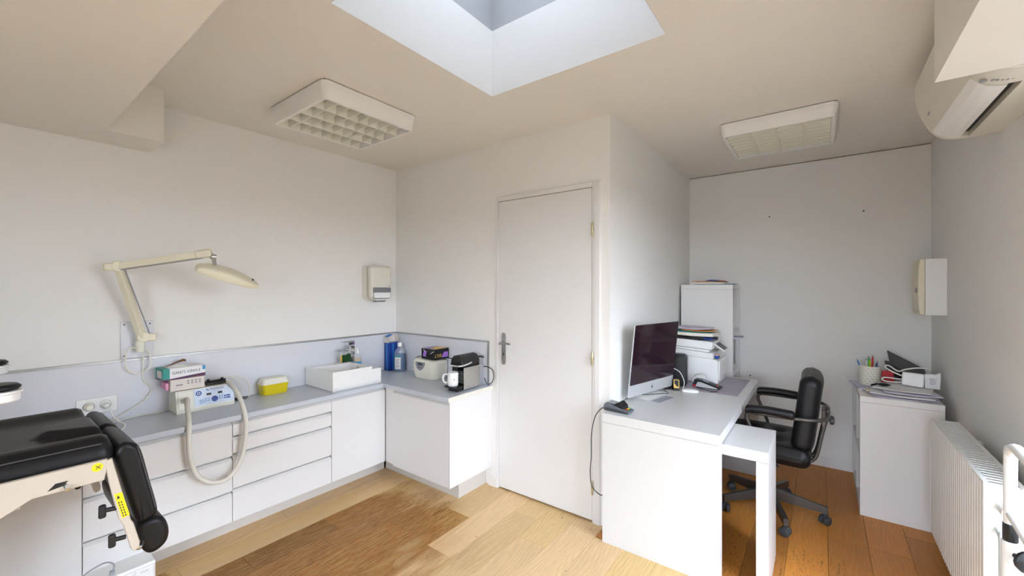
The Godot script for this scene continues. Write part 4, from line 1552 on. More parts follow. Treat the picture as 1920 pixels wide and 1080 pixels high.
	tube(b, v3([[-2.97, 0.7245, -0.69], [-2.975, 0.7245, -0.60], [-2.96, 0.7245, -0.52], [-2.92, 0.7245, -0.45], [-2.88, 0.7245, -0.36]]), 0.0032, 8, 5)
	one("power_lead", b, M.ivory, "cream lead along the splashback from the white treatment unit", "cable", Vector3(-2.95, 0.72, -0.55))

	# nails left in the alcove wall
	for p in [[-0.357, 2.024, "tiny nail in the alcove wall, the left one high up"], [0.253, 2.006, "tiny nail in the alcove wall, the right one high up"], [-0.50, 0.66, "small dark screw in the alcove wall near the desk edge"]]:
		b = B.new()
		lathe(b, v2([[0, 0], [0.0035, 0], [0.0035, 0.010], [0.006, 0.010], [0.005, 0.013], [0, 0.013]]), 8, Transform3D(Basis(Vector3.RIGHT, PI / 2), Vector3(p[0], p[1], ZA)))
		one("nail", b, M.dark_grey, p[2], "nail", Vector3(p[0], p[1], ZA))

# ------------------------------------------------------------- on the worktop
func faces_x(at: Vector3) -> Transform3D:
	return Transform3D(Basis(Vector3(0, 0, -1), Vector3(0, 1, 0), Vector3(1, 0, 0)), at)

func hose(b: B, pts: Array, r: float, pitch: float, depth: float) -> void:
	var c := Curve3D.new()
	c.bake_interval = pitch / 2.0
	var sm := spline(pts, 8)
	for p in sm:
		c.add_point(p)
	var L := c.get_baked_length()
	var n := int(L / pitch) * 2
	var rows := []
	var side := Vector3.RIGHT
	for i in n + 1:
		var p := c.sample_baked(L * i / n)
		var q := c.sample_baked(minf(L, L * i / n + 0.004))
		var o := c.sample_baked(maxf(0, L * i / n - 0.004))
		var t := (q - o).normalized()
		side = (side - t * side.dot(t)).normalized()
		var w := t.cross(side)
		var rr := r if i % 2 == 0 else r - depth
		var ring := []
		for j in 10:
			var a := TAU * j / 10
			ring.append(p + (side * cos(a) + w * sin(a)) * rr)
		rows.append(ring)
	grid(b, rows)

func worktop_things() -> void:
	var b: B
	var o: Node3D
	var wt := 0.7205
	# washbasin
	o = thing("washbasin", "white square ceramic washbasin standing on the worktop", "washbasin", Vector3(-2.8, wt, -1.685))
	b = B.new()
	var x0 := -2.985; var x1 := -2.618; var z0 := -1.873; var z1 := -1.493; var yt := 0.852; var t := 0.014
	rbox(b, Vector3(x0, wt, z0), Vector3(x1, wt + 0.025, z1), 0.006, 2)
	slab(b, v2([[z1, wt], [z1, yt], [-1.79, yt], [-1.792, yt - 0.022], [z0, yt - 0.022], [z0, wt]]), x1 - t, x1, 0.003, 2, false, along_x())
	rbox(b, Vector3(x0, wt + 0.01, z1 - t), Vector3(x1 - 0.003, yt - 0.0002, z1 - 0.0002), 0.004, 2)
	rbox(b, Vector3(x0, wt + 0.01, z0 + 0.0002), Vector3(x0 + 0.09, yt - 0.002, z1 - 0.001), 0.005, 2)
	rbox(b, Vector3(x0 + 0.001, wt + 0.01, z0 + 0.0002), Vector3(x1 - 0.004, yt - 0.0225, -1.788), 0.004, 2)
	rbox(b, Vector3(x0 + 0.001, wt + 0.01, -1.800), Vector3(x1 - 0.004, yt - 0.0003, -1.7895), 0.003, 2)
	part(o, "bowl", b, M.ceramic)
	b = B.new()
	lathe(b, v2([[0.006, 0.0], [0.013, 0.0], [0.013, 0.003], [0.006, 0.003]]), 16, Transform3D(Basis(Vector3.RIGHT, PI / 2), Vector3(-2.78, 0.822, -1.7858)))
	part(o, "overflow_ring", b, M.brass)
	# tap
	o = thing("basin_tap", "chrome square basin tap with a flat lever", "tap", Vector3(-2.94, 0.85, -1.81))
	b = B.new()
	rbox(b, Vector3(-2.958, 0.8505, -1.842), Vector3(-2.912, 0.975, -1.80), 0.004, 2)
	part(o, "column", b, M.chrome)
	b = B.new()
	rbox(b, Vector3(-2.955, 0.978, -1.845), Vector3(-2.915, 1.003, -1.79), 0.003, 1)
	rbox(b, Vector3(-2.952, 1.003, -1.845), Vector3(-2.918, 1.011, -1.742), 0.003, 1, Transform3D.IDENTITY)
	part(o, "lever", b, M.chrome)
	b = B.new()
	rbox(b, Vector3(-2.95, 0.938, -1.80), Vector3(-2.92, 0.953, -1.705), 0.003, 1)
	part(o, "spout", b, M.chrome)
	o = thing("sponge_holder", "clear sponge holder hanging from the basin tap", "sponge holder", Vector3(-2.935, 0.93, -1.76))
	b = B.new()
	slab(b, v2([[-1.795, 0.857], [-1.795, 0.934], [-1.75, 0.928], [-1.735, 0.934], [-1.72, 0.937], [-1.72, 0.857]]), -2.9185, -2.9155, 0.001, 1, false, along_x())
	part(o, "holder", b, M.clear_plastic)
	o = thing("sponge", "yellow sponge with a dark green scourer beside the tap", "sponge", Vector3(-2.9, 0.855, -1.76))
	b = B.new()
	slab(b, v2([[-1.797, 0.857], [-1.797, 0.914], [-1.775, 0.920], [-1.757, 0.909], [-1.738, 0.914], [-1.727, 0.910], [-1.727, 0.857]]), -2.9005, -2.893, 0.002, 1, false, along_x())
	part(o, "scourer", b, M.green)
	b = B.new()
	rbox(b, Vector3(-2.914, 0.856, -1.798), Vector3(-2.901, 0.910, -1.722), 0.003, 1)
	part(o, "foam", b, M.sponge_yellow)
	# soap pump
	o = thing("soap_bottle", "clear pump bottle of amber soap beside the washbasin tap", "bottle", Vector3(-2.90, 0.832, -1.832))
	b = B.new()
	var sp := Transform3D(Basis.IDENTITY, Vector3(-2.862, 0.831, -1.832))
	lathe(b, v2([[0, 0], [0.026, 0], [0.028, 0.004], [0.028, 0.062], [0.025, 0.074], [0.012, 0.083], [0.011, 0.088], [0, 0.088]]), 20, sp)
	part(o, "bottle", b, M.clear_plastic)
	b = B.new()
	lathe(b, v2([[0, 0.002], [0.025, 0.002], [0.0262, 0.006], [0.0262, 0.05], [0, 0.05]]), 20, sp)
	part(o, "soap", b, M.soap_liquid)
	b = B.new()
	lathe(b, v2([[0.0283, 0.008], [0.0286, 0.008], [0.0286, 0.026], [0.0283, 0.026]]), 20, sp)
	part(o, "label", b, M.label_blue)
	b = B.new()
	lathe(b, v2([[0, 0.086], [0.012, 0.086], [0.012, 0.102], [0.005, 0.103], [0.005, 0.116], [0.008, 0.117], [0.008, 0.126], [0, 0.127]]), 14, sp)
	rbox(b, Vector3(-0.004, 0.117, 0.0), Vector3(0.004, 0.125, 0.024), 0.003, 1, sp)
	part(o, "pump", b, M.plastic_white)

	# blue carton and blue bottle in the corner
	o = thing("blue_carton", "tall dark blue carton with torn open top in the worktop corner", "carton", Vector3(-2.95, wt, -2.2))
	b = B.new()
	rbox(b, Vector3(-2.985, wt, -2.278), Vector3(-2.920, 0.955, -2.165), 0.002)
	part(o, "carton", b, M.blue_dark)
	b = B.new()
	box(b, Vector3(-2.9198, wt + 0.004, -2.215), Vector3(-2.9192, 0.95, -2.200))
	box(b, Vector3(-2.960, wt + 0.004, -2.1648), Vector3(-2.940, 0.95, -2.1643))
	part(o, "stripe", b, M.blue_mid)
	b = B.new()
	slab(b, v2([[-2.172, 0.955], [-2.172, 1.000], [-2.195, 1.018], [-2.215, 1.000], [-2.238, 1.020], [-2.262, 1.012], [-2.272, 0.985], [-2.272, 0.955]]), -2.984, -2.982, 0, 1, false, along_x())
	quad(b, Vector3(-2.984, 0.955, -2.166), Vector3(-2.921, 0.955, -2.166), Vector3(-2.928, 1.002, -2.150), Vector3(-2.978, 1.006, -2.152), Vector3.BACK)
	quad(b, Vector3(-2.984, 0.9552, -2.2775), Vector3(-2.921, 0.9552, -2.2775), Vector3(-2.93, 1.015, -2.265), Vector3(-2.98, 1.02, -2.262), Vector3.BACK)
	part(o, "flap", b, M.card)
	b = B.new()
	quad(b, Vector3(-2.978, 1.008, -2.16), Vector3(-2.93, 1.004, -2.165), Vector3(-2.935, 1.022, -2.215), Vector3(-2.975, 1.026, -2.21), Vector3.UP)
	part(o, "torn_flap", b, M.blue_mid)

	o = thing("blue_bottle", "clear bottle of blue liquid with white cap beside the dark blue carton", "bottle", Vector3(-2.85, wt, -2.225))
	var bx := Transform3D(Basis(Vector3.UP, deg_to_rad(40)), Vector3(-2.85, wt, -2.222))
	b = B.new()
	var rows := []
	for s in [[0.0, 0.042, 0.026], [0.004, 0.045, 0.029], [0.14, 0.045, 0.029], [0.165, 0.042, 0.028], [0.185, 0.030, 0.024], [0.200, 0.018, 0.018], [0.212, 0.016, 0.016]]:
		var ring := []
		for j in 24:
			var a := TAU * j / 24
			ring.append(bx * Vector3(signf(cos(a)) * pow(absf(cos(a)), 0.7) * s[1], s[0], signf(sin(a)) * pow(absf(sin(a)), 0.7) * s[2]))
		rows.append(ring)
	grid(b, rows)
	part(o, "bottle", b, M.clear_plastic)
	b = B.new()
	rows = []
	for s in [[0.002, 0.040, 0.024], [0.005, 0.0435, 0.0275], [0.14, 0.0435, 0.0275], [0.150, 0.0425, 0.027]]:
		var ring := []
		for j in 24:
			var a := TAU * j / 24
			ring.append(bx * Vector3(signf(cos(a)) * pow(absf(cos(a)), 0.7) * s[1], s[0], signf(sin(a)) * pow(absf(sin(a)), 0.7) * s[2]))
		rows.append(ring)
	grid(b, rows)
	part(o, "liquid", b, M.blue_liquid)
	b = B.new()
	rbox(b, Vector3(-0.034, 0.02, 0.0292), Vector3(0.014, 0.13, 0.0302), 0.0004, 1, bx)
	var lb := part(o, "label", b, M.paper)
	b = B.new()
	rbox(b, Vector3(-0.034, 0.118, 0.0303), Vector3(0.014, 0.130, 0.0306), 0.0001, 1, bx)
	part(lb, "band", b, M.teal)
	b = B.new()
	for i in 9:
		box(b, Vector3(-0.029, 0.028 + i * 0.009, 0.0303), Vector3(-0.029 + 0.012 + 0.025 * fposmod(i * 0.37, 1.0), 0.0315 + i * 0.009, 0.0305), bx)
	part(lb, "print", b, M.ink_pale)
	b = B.new()
	lathe(b, v2([[0, 0.208], [0.018, 0.208], [0.019, 0.212], [0.019, 0.236], [0.016, 0.240], [0, 0.240]]), 18, bx)
	part(o, "cap", b, M.plastic_white)

	# ultrasonic cleaner
	o = thing("ultrasonic_cleaner", "cream rounded ultrasonic cleaner on the worktop return", "cleaner", Vector3(-2.45, wt, -2.2))
	b = B.new()
	var cxm := -2.452; var czm := -2.205
	rows = []
	for s in [[0.0, 0.225, 0.135], [0.008, 0.245, 0.15], [0.05, 0.262, 0.162], [0.09, 0.268, 0.166], [0.125, 0.262, 0.162]]:
		var ring := []
		for p in rounded_rect(s[1], s[2], 0.05, 6, cxm, czm):
			ring.append(Vector3(p.x, wt + s[0], p.y))
		rows.append(ring)
	grid(b, rows)
	part(o, "body", b, M.ivory)
	b = B.new()
	rows = []
	for s in [[0.126, 0.264, 0.164], [0.130, 0.265, 0.165], [0.142, 0.25, 0.152], [0.150, 0.22, 0.13], [0.152, 0.10, 0.06]]:
		var ring := []
		for p in rounded_rect(s[1], s[2], minf(0.05, s[2] * 0.45), 6, cxm, czm):
			ring.append(Vector3(p.x, wt + s[0], p.y))
		rows.append(ring)
	grid(b, rows)
	part(o, "lid", b, M.ivory)
	b = B.new()
	# teardrop control panel on the front, sloping back
	var cp := Transform3D(Basis.from_euler(Vector3(deg_to_rad(-6), 0, 0)), Vector3(-2.475, wt + 0.104, czm + 0.0838))
	slab(b, v2([[-0.055, 0.026], [0.055, 0.026], [0.050, 0.0], [0.030, -0.028], [0.0, -0.040], [-0.030, -0.028], [-0.050, 0.0]]), 0.0, 0.003, 0.001, 1, true, cp)
	var ctl := part(o, "control_panel", b, M.grey_plastic)
	b = B.new()
	rbox(b, Vector3(-0.024, 0.000, 0.0031), Vector3(0.028, 0.020, 0.0042), 0.0005, 1, cp)
	part(ctl, "display", b, M.dark_grey)
	b = B.new()
	for i in 3:
		slab(b, circle(0.005, 10, -0.016 + i * 0.016, -0.016), 0.0031, 0.004, 0, 1, true, cp)
	part(ctl, "button", b, M.mid_grey)
	b = B.new()
	tube(b, v3([[-2.56, wt + 0.150, -2.16], [-2.58, wt + 0.153, -2.19], [-2.55, wt + 0.156, -2.23], [-2.50, wt + 0.156, -2.225], [-2.47, wt + 0.154, -2.20]]), 0.003, 8, 5)
	tube(b, v3([[-2.34, wt + 0.154, -2.28], [-2.30, wt + 0.150, -2.285], [-2.27, wt + 0.10, -2.28], [-2.20, wt + 0.02, -2.27], [-2.12, wt + 0.003, -2.265]]), 0.0035, 8, 5)
	part(o, "cable", b, M.black)
	# coffee capsule box
	o = thing("coffee_box", "black box with purple and gold print on the cream cleaner", "box", Vector3(-2.41, 0.874, -2.21))
	var c0 := Vector3(-2.478, 0.8765, -2.283); var c1 := Vector3(-2.328, 0.956, -2.137)
	b = B.new()
	rbox(b, c0, c1, 0.0015)
	part(o, "carton", b, M.black_gloss)
	b = B.new()
	slab(b, v2([[-0.060, 0.018], [-0.025, 0.018], [-0.015, 0.062], [-0.05, 0.058]]), 0, 0.0004, 0, 1, false, Transform3D(Basis.IDENTITY, Vector3(-2.403, 0.8765, c1.z + 0.0002)))
	part(o, "purple_print", b, M.purple)
	b = B.new()
	slab(b, v2([[-0.005, 0.012], [0.062, 0.012], [0.062, 0.052], [0.02, 0.052]]), 0, 0.0004, 0, 1, false, faces_x(Vector3(c1.x + 0.0002, 0.8765, -2.21)))
	part(o, "purple_print", b, M.purple)
	b = B.new()
	slab(b, v2([[-2.470, -2.145], [-2.42, -2.145], [-2.40, -2.20], [-2.46, -2.23]]), c1.y + 0.0001, c1.y + 0.0004, 0, 1, false, along_y())
	part(o, "purple_print", b, M.purple)
	b = B.new()
	slab(b, v2([[-2.40, -2.15], [-2.335, -2.145], [-2.335, -2.275], [-2.44, -2.275], [-2.45, -2.24]]), c1.y + 0.0001, c1.y + 0.0003, 0, 1, false, along_y())
	part(o, "gold_print", b, M.gold)
	b = B.new()
	slab(b, v2([[0.0, 0.072], [0.022, 0.05], [0.024, 0.054], [0.003, 0.0755]]), 0, 0.0004, 0, 1, false, Transform3D(Basis.IDENTITY, Vector3(-2.455, 0.8765, c1.z + 0.0003)))
	slab(b, v2([[0.0, 0.04], [0.040, 0.062], [0.038, 0.066], [0.0, 0.0445]]), 0, 0.0004, 0, 1, false, Transform3D(Basis.IDENTITY, Vector3(-2.378, 0.8765, c1.z + 0.0003)))
	part(o, "white_stroke", b, M.paper)
	letters(o, "L'OR", 0.034, faces_x(Vector3(c1.x + 0.0005, 0.905, -2.172)), M.gold)

	# coffee machine
	o = thing("coffee_machine", "compact black capsule coffee machine with ribbed steel sides", "coffee machine", Vector3(-2.0, wt, -2.12))
	var m0 := -2.055; var m1 := -1.947
	b = B.new()
	rbox(b, Vector3(m0, wt + 0.004, -2.21), Vector3(m1, 0.878, -2.055), 0.004, 1)
	part(o, "body", b, M.black_gloss)
	for side in [[m1 + 0.0005, m1 + 0.003], [m0 - 0.003, m0 - 0.0005]]:
		b = B.new()
		rbox(b, Vector3(side[0], wt + 0.006, -2.209), Vector3(side[1], 0.876, -2.048), 0.001)
		for i in 9:
			var y := 0.745 + i * 0.0142
			var xx: float = side[1] if side[0] > m1 else side[0]
			rbox(b, Vector3(xx - 0.0012, y, -2.204), Vector3(xx + 0.0012, y + 0.009, -2.053), 0.001)
		var pn := part(o, "side_plate", b, M.steel, "ribbed steel side plate")
		b = B.new()
		for q in [[0.738, -2.060], [0.738, -2.198], [0.866, -2.060], [0.866, -2.198]]:
			slab(b, circle(0.004, 8, q[1], q[0]), side[0] - 0.001, side[1] + 0.002, 0, 1, true, along_x())
		part(pn, "screw", b, M.chrome)
	b = B.new()
	slab(b, v2([[m0, 0.879], [m1, 0.879], [m1, 0.915], [m1 - 0.008, 0.938], [m1 - 0.026, 0.954], [m1 - 0.054, 0.960], [m0 + 0.026, 0.954], [m0 + 0.008, 0.938], [m0, 0.915]]), -2.215, -2.03, 0.010, 2, true)
	part(o, "head", b, M.black)
	b = B.new()
	rbox(b, Vector3(-2.022, 0.856, -2.050), Vector3(-1.98, 0.890, -2.015), 0.005, 1)
	part(o, "spout", b, M.black_gloss)
	b = B.new()
	tube(b, v3([[m1 + 0.006, 0.905, -2.12], [m1 + 0.006, 0.897, -2.07], [m1 - 0.004, 0.892, -2.018], [-2.0, 0.892, -2.005], [m0 + 0.004, 0.892, -2.018], [m0 - 0.006, 0.897, -2.07], [m0 - 0.006, 0.905, -2.12]]), 0.0065, 10, 5)
	part(o, "lever", b, M.chrome)
	b = B.new()
	slab(b, v2([[-2.047, wt + 0.018], [-1.985, wt + 0.018], [-1.965, wt + 0.030], [-1.965, wt + 0.036], [-2.047, wt + 0.036]]), m0 + 0.004, m1 - 0.004, 0.003, 1, false, along_x())
	rbox(b, Vector3(m0 + 0.01, wt, -2.047), Vector3(m1 - 0.01, wt + 0.018, -2.0), 0.003)
	part(o, "drip_tray", b, M.black)
	b = B.new()
	for i in 8:
		rbox(b, Vector3(m0 + 0.012, 0.770 + i * 0.0105, -2.0545), Vector3(m1 - 0.012, 0.774 + i * 0.0105, -2.050), 0.001)
	part(o, "rib", b, M.steel)
	b = B.new()
	rbox(b, Vector3(m0 + 0.006, wt + 0.006, -2.270), Vector3(m1 - 0.006, 0.872, -2.212), 0.012, 2)
	part(o, "water_tank", b, M.clear_plastic)
	b = B.new()
	tube(b, v3([[m1 - 0.04, 0.925, -2.213], [m1 - 0.04, 0.925, -2.25], [m1 - 0.02, 0.925, -2.262], [m1 + 0.0, 0.922, -2.25]]), 0.006, 8, 4)
	part(o, "tank_handle", b, M.black)
	b = B.new()
	tube(b, v3([[-1.965, 0.85, -2.278], [-1.93, 0.852, -2.278], [-1.885, 0.835, -2.277], [-1.868, 0.79, -2.275], [-1.885, 0.745, -2.27], [-1.915, 0.732, -2.262], [-1.945, 0.752, -2.272], [-1.955, 0.77, -2.276]]), 0.003, 8, 6)
	part(o, "cable", b, M.black)
	# mug
	o = thing("mug", "white mug with a round pink print standing on the coffee machine tray", "mug", Vector3(-2.006, wt + 0.037, -2.006))
	var mc := Transform3D(Basis.IDENTITY, Vector3(-2.006, wt + 0.0365, -2.006))
	b = B.new()
	lathe(b, v2([[0, 0], [0.031, 0], [0.035, 0.004], [0.0365, 0.02], [0.0365, 0.089], [0.0355, 0.091], [0.0335, 0.089], [0.0335, 0.006], [0, 0.005]]), 28, mc)
	part(o, "cup", b, M.ceramic)
	b = B.new()
	tube(b, v3([[-0.030, 0.072, 0.018], [-0.045, 0.076, 0.030], [-0.056, 0.060, 0.038], [-0.054, 0.032, 0.036], [-0.042, 0.018, 0.027], [-0.030, 0.024, 0.019]]).map(func(p): return mc * p), 0.0055, 10, 5)
	part(o, "handle", b, M.ceramic)
	b = B.new()
	var yaw := deg_to_rad(62)
	for i in 40:
		var a := TAU * i / 40.0
		for w in [[0.0165, 0.0185]]:
			var f := func(rad: float, ang: float) -> Vector3:
				var s := rad * cos(ang) / 0.0367
				return mc * Vector3(0.0368 * sin(yaw + s), 0.048 + rad * sin(ang), 0.0368 * cos(yaw + s))
			if i % 4 != 3:
				quad(b, f.call(w[0], a), f.call(w[1], a), f.call(w[1], a + 0.13), f.call(w[0], a + 0.13), Vector3(1, 0, 1))
	part(o, "print", b, M.rose_print)
	letters(o, "lr", 0.020, Transform3D(Basis(Vector3.UP, yaw), mc * Vector3(0.0372 * sin(yaw), 0.048, 0.0372 * cos(yaw))), M.ink)

	# sharps box
	o = thing("sharps_container", "yellow plastic sharps container with a translucent white lid on the worktop", "container", Vector3(-2.94, wt, -1.245))
	b = B.new()
	rows = []
	for s in [[0.0, 0.085, 0.145], [0.003, 0.09, 0.15], [0.06, 0.098, 0.162], [0.064, 0.104, 0.17], [0.068, 0.104, 0.17]]:
		var ring := []
		for p in rounded_rect(s[1], s[2], 0.018, 4, -2.932, -1.252):
			ring.append(Vector3(p.x, wt + s[0], p.y))
		rows.append(ring)
	grid(b, rows)
	part(o, "box", b, M.yellow_bin)
	b = B.new()
	rows = []
	for s in [[0.0685, 0.106, 0.173], [0.076, 0.104, 0.170], [0.078, 0.096, 0.158], [0.100, 0.086, 0.148], [0.104, 0.070, 0.130]]:
		var ring := []
		for p in rounded_rect(s[1], s[2], 0.018, 4, -2.932, -1.252):
			ring.append(Vector3(p.x, wt + s[0], p.y))
		rows.append(ring)
	grid(b, rows)
	part(o, "lid", b, M.ivory)

	# treatment unit
	o = thing("treatment_unit", "cream treatment unit with a blue keypad panel and a hose, on the worktop", "treatment unit", Vector3(-2.92, wt, -0.85))
	b = B.new()
	slab(b, v2([[-2.986, wt], [-2.845, wt], [-2.843, wt + 0.018], [-2.868, wt + 0.122], [-2.986, wt + 0.126]]), -0.995, -0.712, 0.003, 1)
	part(o, "case", b, M.ivory)
	# front plane transform: local x to the right, y up the slope, z outwards
	var up := Vector3(-0.025, 0.104, 0).normalized()
	var fx := Transform3D(Basis(Vector3(0, 0, -1), up, Vector3(0, 0, -1).cross(up)), Vector3(-2.8432, wt + 0.018, -0.712))
	b = B.new()
	rbox(b, Vector3(0.083, 0.006, 0.0002), Vector3(0.280, 0.104, 0.0016), 0.0005, 1, fx)
	var pan := part(o, "keypad_panel", b, M.panel_blue)
	b = B.new()
	rbox(b, Vector3(0.010, 0.004, 0.0002), Vector3(0.080, 0.100, 0.004), 0.003, 1, fx)
	part(o, "hose_plate", b, M.ivory)
	b = B.new()
	slab(b, circle(0.0145, 20, 0.106, 0.078), 0.0017, 0.0024, 0, 1, true, fx)
	slab(b, circle(0.0165, 20, 0.182, 0.034), 0.0017, 0.0024, 0, 1, true, fx)
	part(pan, "round_key", b, M.blue_ink)
	b = B.new()
	for r in [0.0075]:
		for i in 16:
			var a := TAU * i / 16.0
			var a2 := TAU * (i + 1) / 16.0
			quad(b, fx * Vector3(0.106 + 0.005 * cos(a), 0.078 + 0.005 * sin(a), 0.0026), fx * Vector3(0.106 + r * cos(a), 0.078 + r * sin(a), 0.0026), fx * Vector3(0.106 + r * cos(a2), 0.078 + r * sin(a2), 0.0026), fx * Vector3(0.106 + 0.005 * cos(a2), 0.078 + 0.005 * sin(a2), 0.0026), Vector3.RIGHT)
	part(pan, "power_mark", b, M.paper)
	b = B.new()
	for i in 2:
		rbox(b, Vector3(0.143 + i * 0.056, 0.060, 0.0017), Vector3(0.166 + i * 0.056, 0.072, 0.0026), 0.0003, 1, fx)
	part(pan, "display", b, M.ink)
	for q in [[0.112, 0.030, 2], [0.124, 0.032, 2], [0.138, 0.036, 1], [0.152, 0.036, 1], [0.206, 0.038, 1], [0.220, 0.038, 1], [0.234, 0.036, 0], [0.246, 0.036, 0], [0.256, 0.035, 0]]:
		for r in 2:
			b = B.new()
			rbox(b, Vector3(q[0] - 0.005, q[1] - 0.011 + r * 0.012, 0.0017), Vector3(q[0] + 0.005, q[1] - 0.002 + r * 0.012, 0.0024), 0.0003, 1, fx)
			part(pan, "key", b, M.blue_pale if q[2] > 0 else M.blue_ink)
	b = B.new()
	for q in [[0.143, 0.090, 0.150, 0.098], [0.148, 0.086, 0.158, 0.092]]:
		slab(b, v2([[q[0], q[1]], [q[2], q[1]], [q[2] - 0.003, q[3]], [q[0] + 0.001, q[3]]]), 0.0017, 0.0022, 0, 1, false, fx)
	part(pan, "logo", b, M.blue_ink)
	letters(pan, "PODIAVAC", 0.016, Transform3D(fx.basis, fx * Vector3(0.198, 0.092, 0.002)), M.ink)
	b = B.new()
	tube(b, [fx * Vector3(0.038, 0.050, 0.003), fx * Vector3(0.038, 0.050, 0.020)], 0.016, 14)
	tube(b, [fx * Vector3(0.270, 0.098, -0.004), fx * Vector3(0.262, 0.098, 0.030)], 0.012, 12)
	part(o, "hose_socket", b, M.off_white)
	b = B.new()
	hose(b, [fx * Vector3(0.038, 0.050, 0.018), fx * Vector3(0.036, 0.054, 0.06), Vector3(-2.70, 0.795, -0.722), Vector3(-2.605, 0.752, -0.702), Vector3(-2.560, 0.715, -0.692), Vector3(-2.552, 0.65, -0.689), Vector3(-2.553, 0.559, -0.695), Vector3(-2.55, 0.468, -0.722), Vector3(-2.548, 0.408, -0.780), Vector3(-2.548, 0.400, -0.857), Vector3(-2.55, 0.479, -0.921), Vector3(-2.553, 0.624, -0.947), Vector3(-2.558, 0.725, -0.944), Vector3(-2.63, 0.820, -0.937), Vector3(-2.75, 0.872, -0.935), Vector3(-2.815, 0.862, -0.955), fx * Vector3(0.262, 0.098, 0.028)], 0.0125, 0.0058, 0.0018)
	part(o, "hose", b, M.off_white, "grey-white corrugated hose")
	# handpiece cradle on top
	b = B.new()
	rbox(b, Vector3(-2.955, wt + 0.1275, -0.965), Vector3(-2.885, wt + 0.142, -0.865), 0.004, 1)
	tube(b, v3([[-2.90, wt + 0.147, -0.868], [-2.90, wt + 0.147, -0.965]]), 0.006, 8)
	for z in [-0.875, -0.945]:
		tube(b, v3([[-2.90, wt + 0.140, z], [-2.895, wt + 0.160, z]]), 0.008, 8)
	part(o, "handpiece_cradle", b, M.black)
	b = B.new()
	tube(b, v3([[-2.93, wt + 0.145, -0.96], [-2.93, wt + 0.150, -1.02], [-2.92, wt + 0.12, -1.08], [-2.90, wt + 0.05, -1.10], [-2.90, wt + 0.0035, -1.085], [-2.92, wt + 0.0035, -1.04]]), 0.003, 8, 5)
	tube(b, v3([[-2.94, wt + 0.145, -0.96], [-2.95, wt + 0.145, -1.01], [-2.95, wt + 0.10, -1.06], [-2.95, wt + 0.05, -1.07], [-2.95, wt + 0.03, -1.03], [-2.97, wt + 0.03, -0.998]]), 0.003, 8, 5)
	part(o, "lead", b, M.off_white)
	b = B.new()
	tube(b, v3([[-2.97, wt + 0.025, -0.997], [-2.95, wt + 0.01, -1.02], [-2.92, wt + 0.004, -1.06], [-2.90, wt + 0.004, -1.02], [-2.92, wt + 0.008, -1.01], [-2.90, wt + 0.004, -1.08], [-2.93, wt + 0.006, -1.10], [-2.95, wt + 0.004, -1.04]]), 0.003, 8, 5)
	part(o, "lead", b, M.black)

	# glove boxes
	o = thing("glove_box", "pale pink glove box lying on the treatment unit, under the green one", "box", Vector3(-2.92, wt + 0.127, -0.77))
	b = B.new()
	rbox(b, Vector3(-2.978, wt + 0.1272, -0.848), Vector3(-2.862, wt + 0.192, -0.690), 0.002)
	part(o, "carton", b, M.card)
	b = B.new()
	slab(b, v2([[-2.965, wt + 0.140], [-2.875, wt + 0.136], [-2.880, wt + 0.175], [-2.92, wt + 0.182], [-2.96, wt + 0.176]]), -0.689, -0.672, 0.004, 1)
	part(o, "glove_end", b, M.pink)
	b = B.new()
	for i in 4:
		box(b, Vector3(-2.8618, wt + 0.155, -0.715 - i * 0.008), Vector3(-2.8613, wt + 0.162, -0.721 - i * 0.008))
	for i in 8:
		var z := -0.765 - (i % 4) * 0.018
		var y := wt + 0.160 + 0.012 * (i / 4)
		box(b, Vector3(-2.8618, y, z - 0.010), Vector3(-2.8613, y + 0.006, z))
	part(o, "print", b, M.ink_pale)

	o = thing("glove_box", "white and teal vinyl glove box with an open top, on the pink box", "box", Vector3(-2.92, wt + 0.2, -0.75))
	var gx := Transform3D(Basis.from_euler(Vector3(0, deg_to_rad(3), 0)), Vector3(-2.92, wt + 0.1935, -0.752))
	b = B.new()
	rbox(b, Vector3(-0.058, 0, -0.098), Vector3(0.058, 0.062, 0.098), 0.0015, 1, gx)
	part(o, "carton", b, M.paper)
	b = B.new()
	rbox(b, Vector3(-0.0585, 0.006, 0.068), Vector3(0.0585, 0.0625, 0.0985), 0.0015, 1, gx)
	part(o, "teal_end", b, M.teal)
	b = B.new()
	rbox(b, Vector3(-0.0588, -0.0003, -0.0985), Vector3(0.0588, 0.006, 0.0988), 0.0005, 1, gx)
	slab(b, v2([[0.0, 0.006], [0.165, 0.006], [0.165, 0.018], [0.10, 0.014]]), 0.0582, 0.0586, 0, 1, false, gx * Transform3D(Basis(Vector3(0, 0, -1), Vector3(0, 1, 0), Vector3(1, 0, 0)), Vector3(0, 0, 0.068)))
	part(o, "plum_band", b, M.plum)
	b = B.new()
	rbox(b, Vector3(-0.030, 0.012, 0.0986), Vector3(0.036, 0.050, 0.0992), 0.0002, 1, gx)
	part(o, "end_label", b, M.card)
	b = B.new()
	rbox(b, Vector3(0.0582, 0.036, -0.097), Vector3(0.0588, 0.060, -0.083), 0.0002, 1, gx)
	part(o, "size_mark", b, M.label_blue)
	letters(o, "GANTS VINYLE", 0.0205, gx * Transform3D(Basis(Vector3(0, 0, -1), Vector3(0, 1, 0), Vector3(1, 0, 0)), Vector3(0.0585, 0.036, -0.008)), M.ink)
	b = B.new()
	slab(b, v2([[0.075, 0.063], [-0.015, 0.100], [-0.028, 0.096], [-0.030, 0.080], [-0.022, 0.085], [0.0, 0.082], [0.07, 0.0632]]), -0.02, -0.018, 0, 1, false, gx * Transform3D(Basis(Vector3(0, 0, 1), Vector3(0, 1, 0), Vector3(1, 0, 0)), Vector3.ZERO))
	part(o, "torn_flap", b, M.card_brown)
	b = B.new()
	rows = []
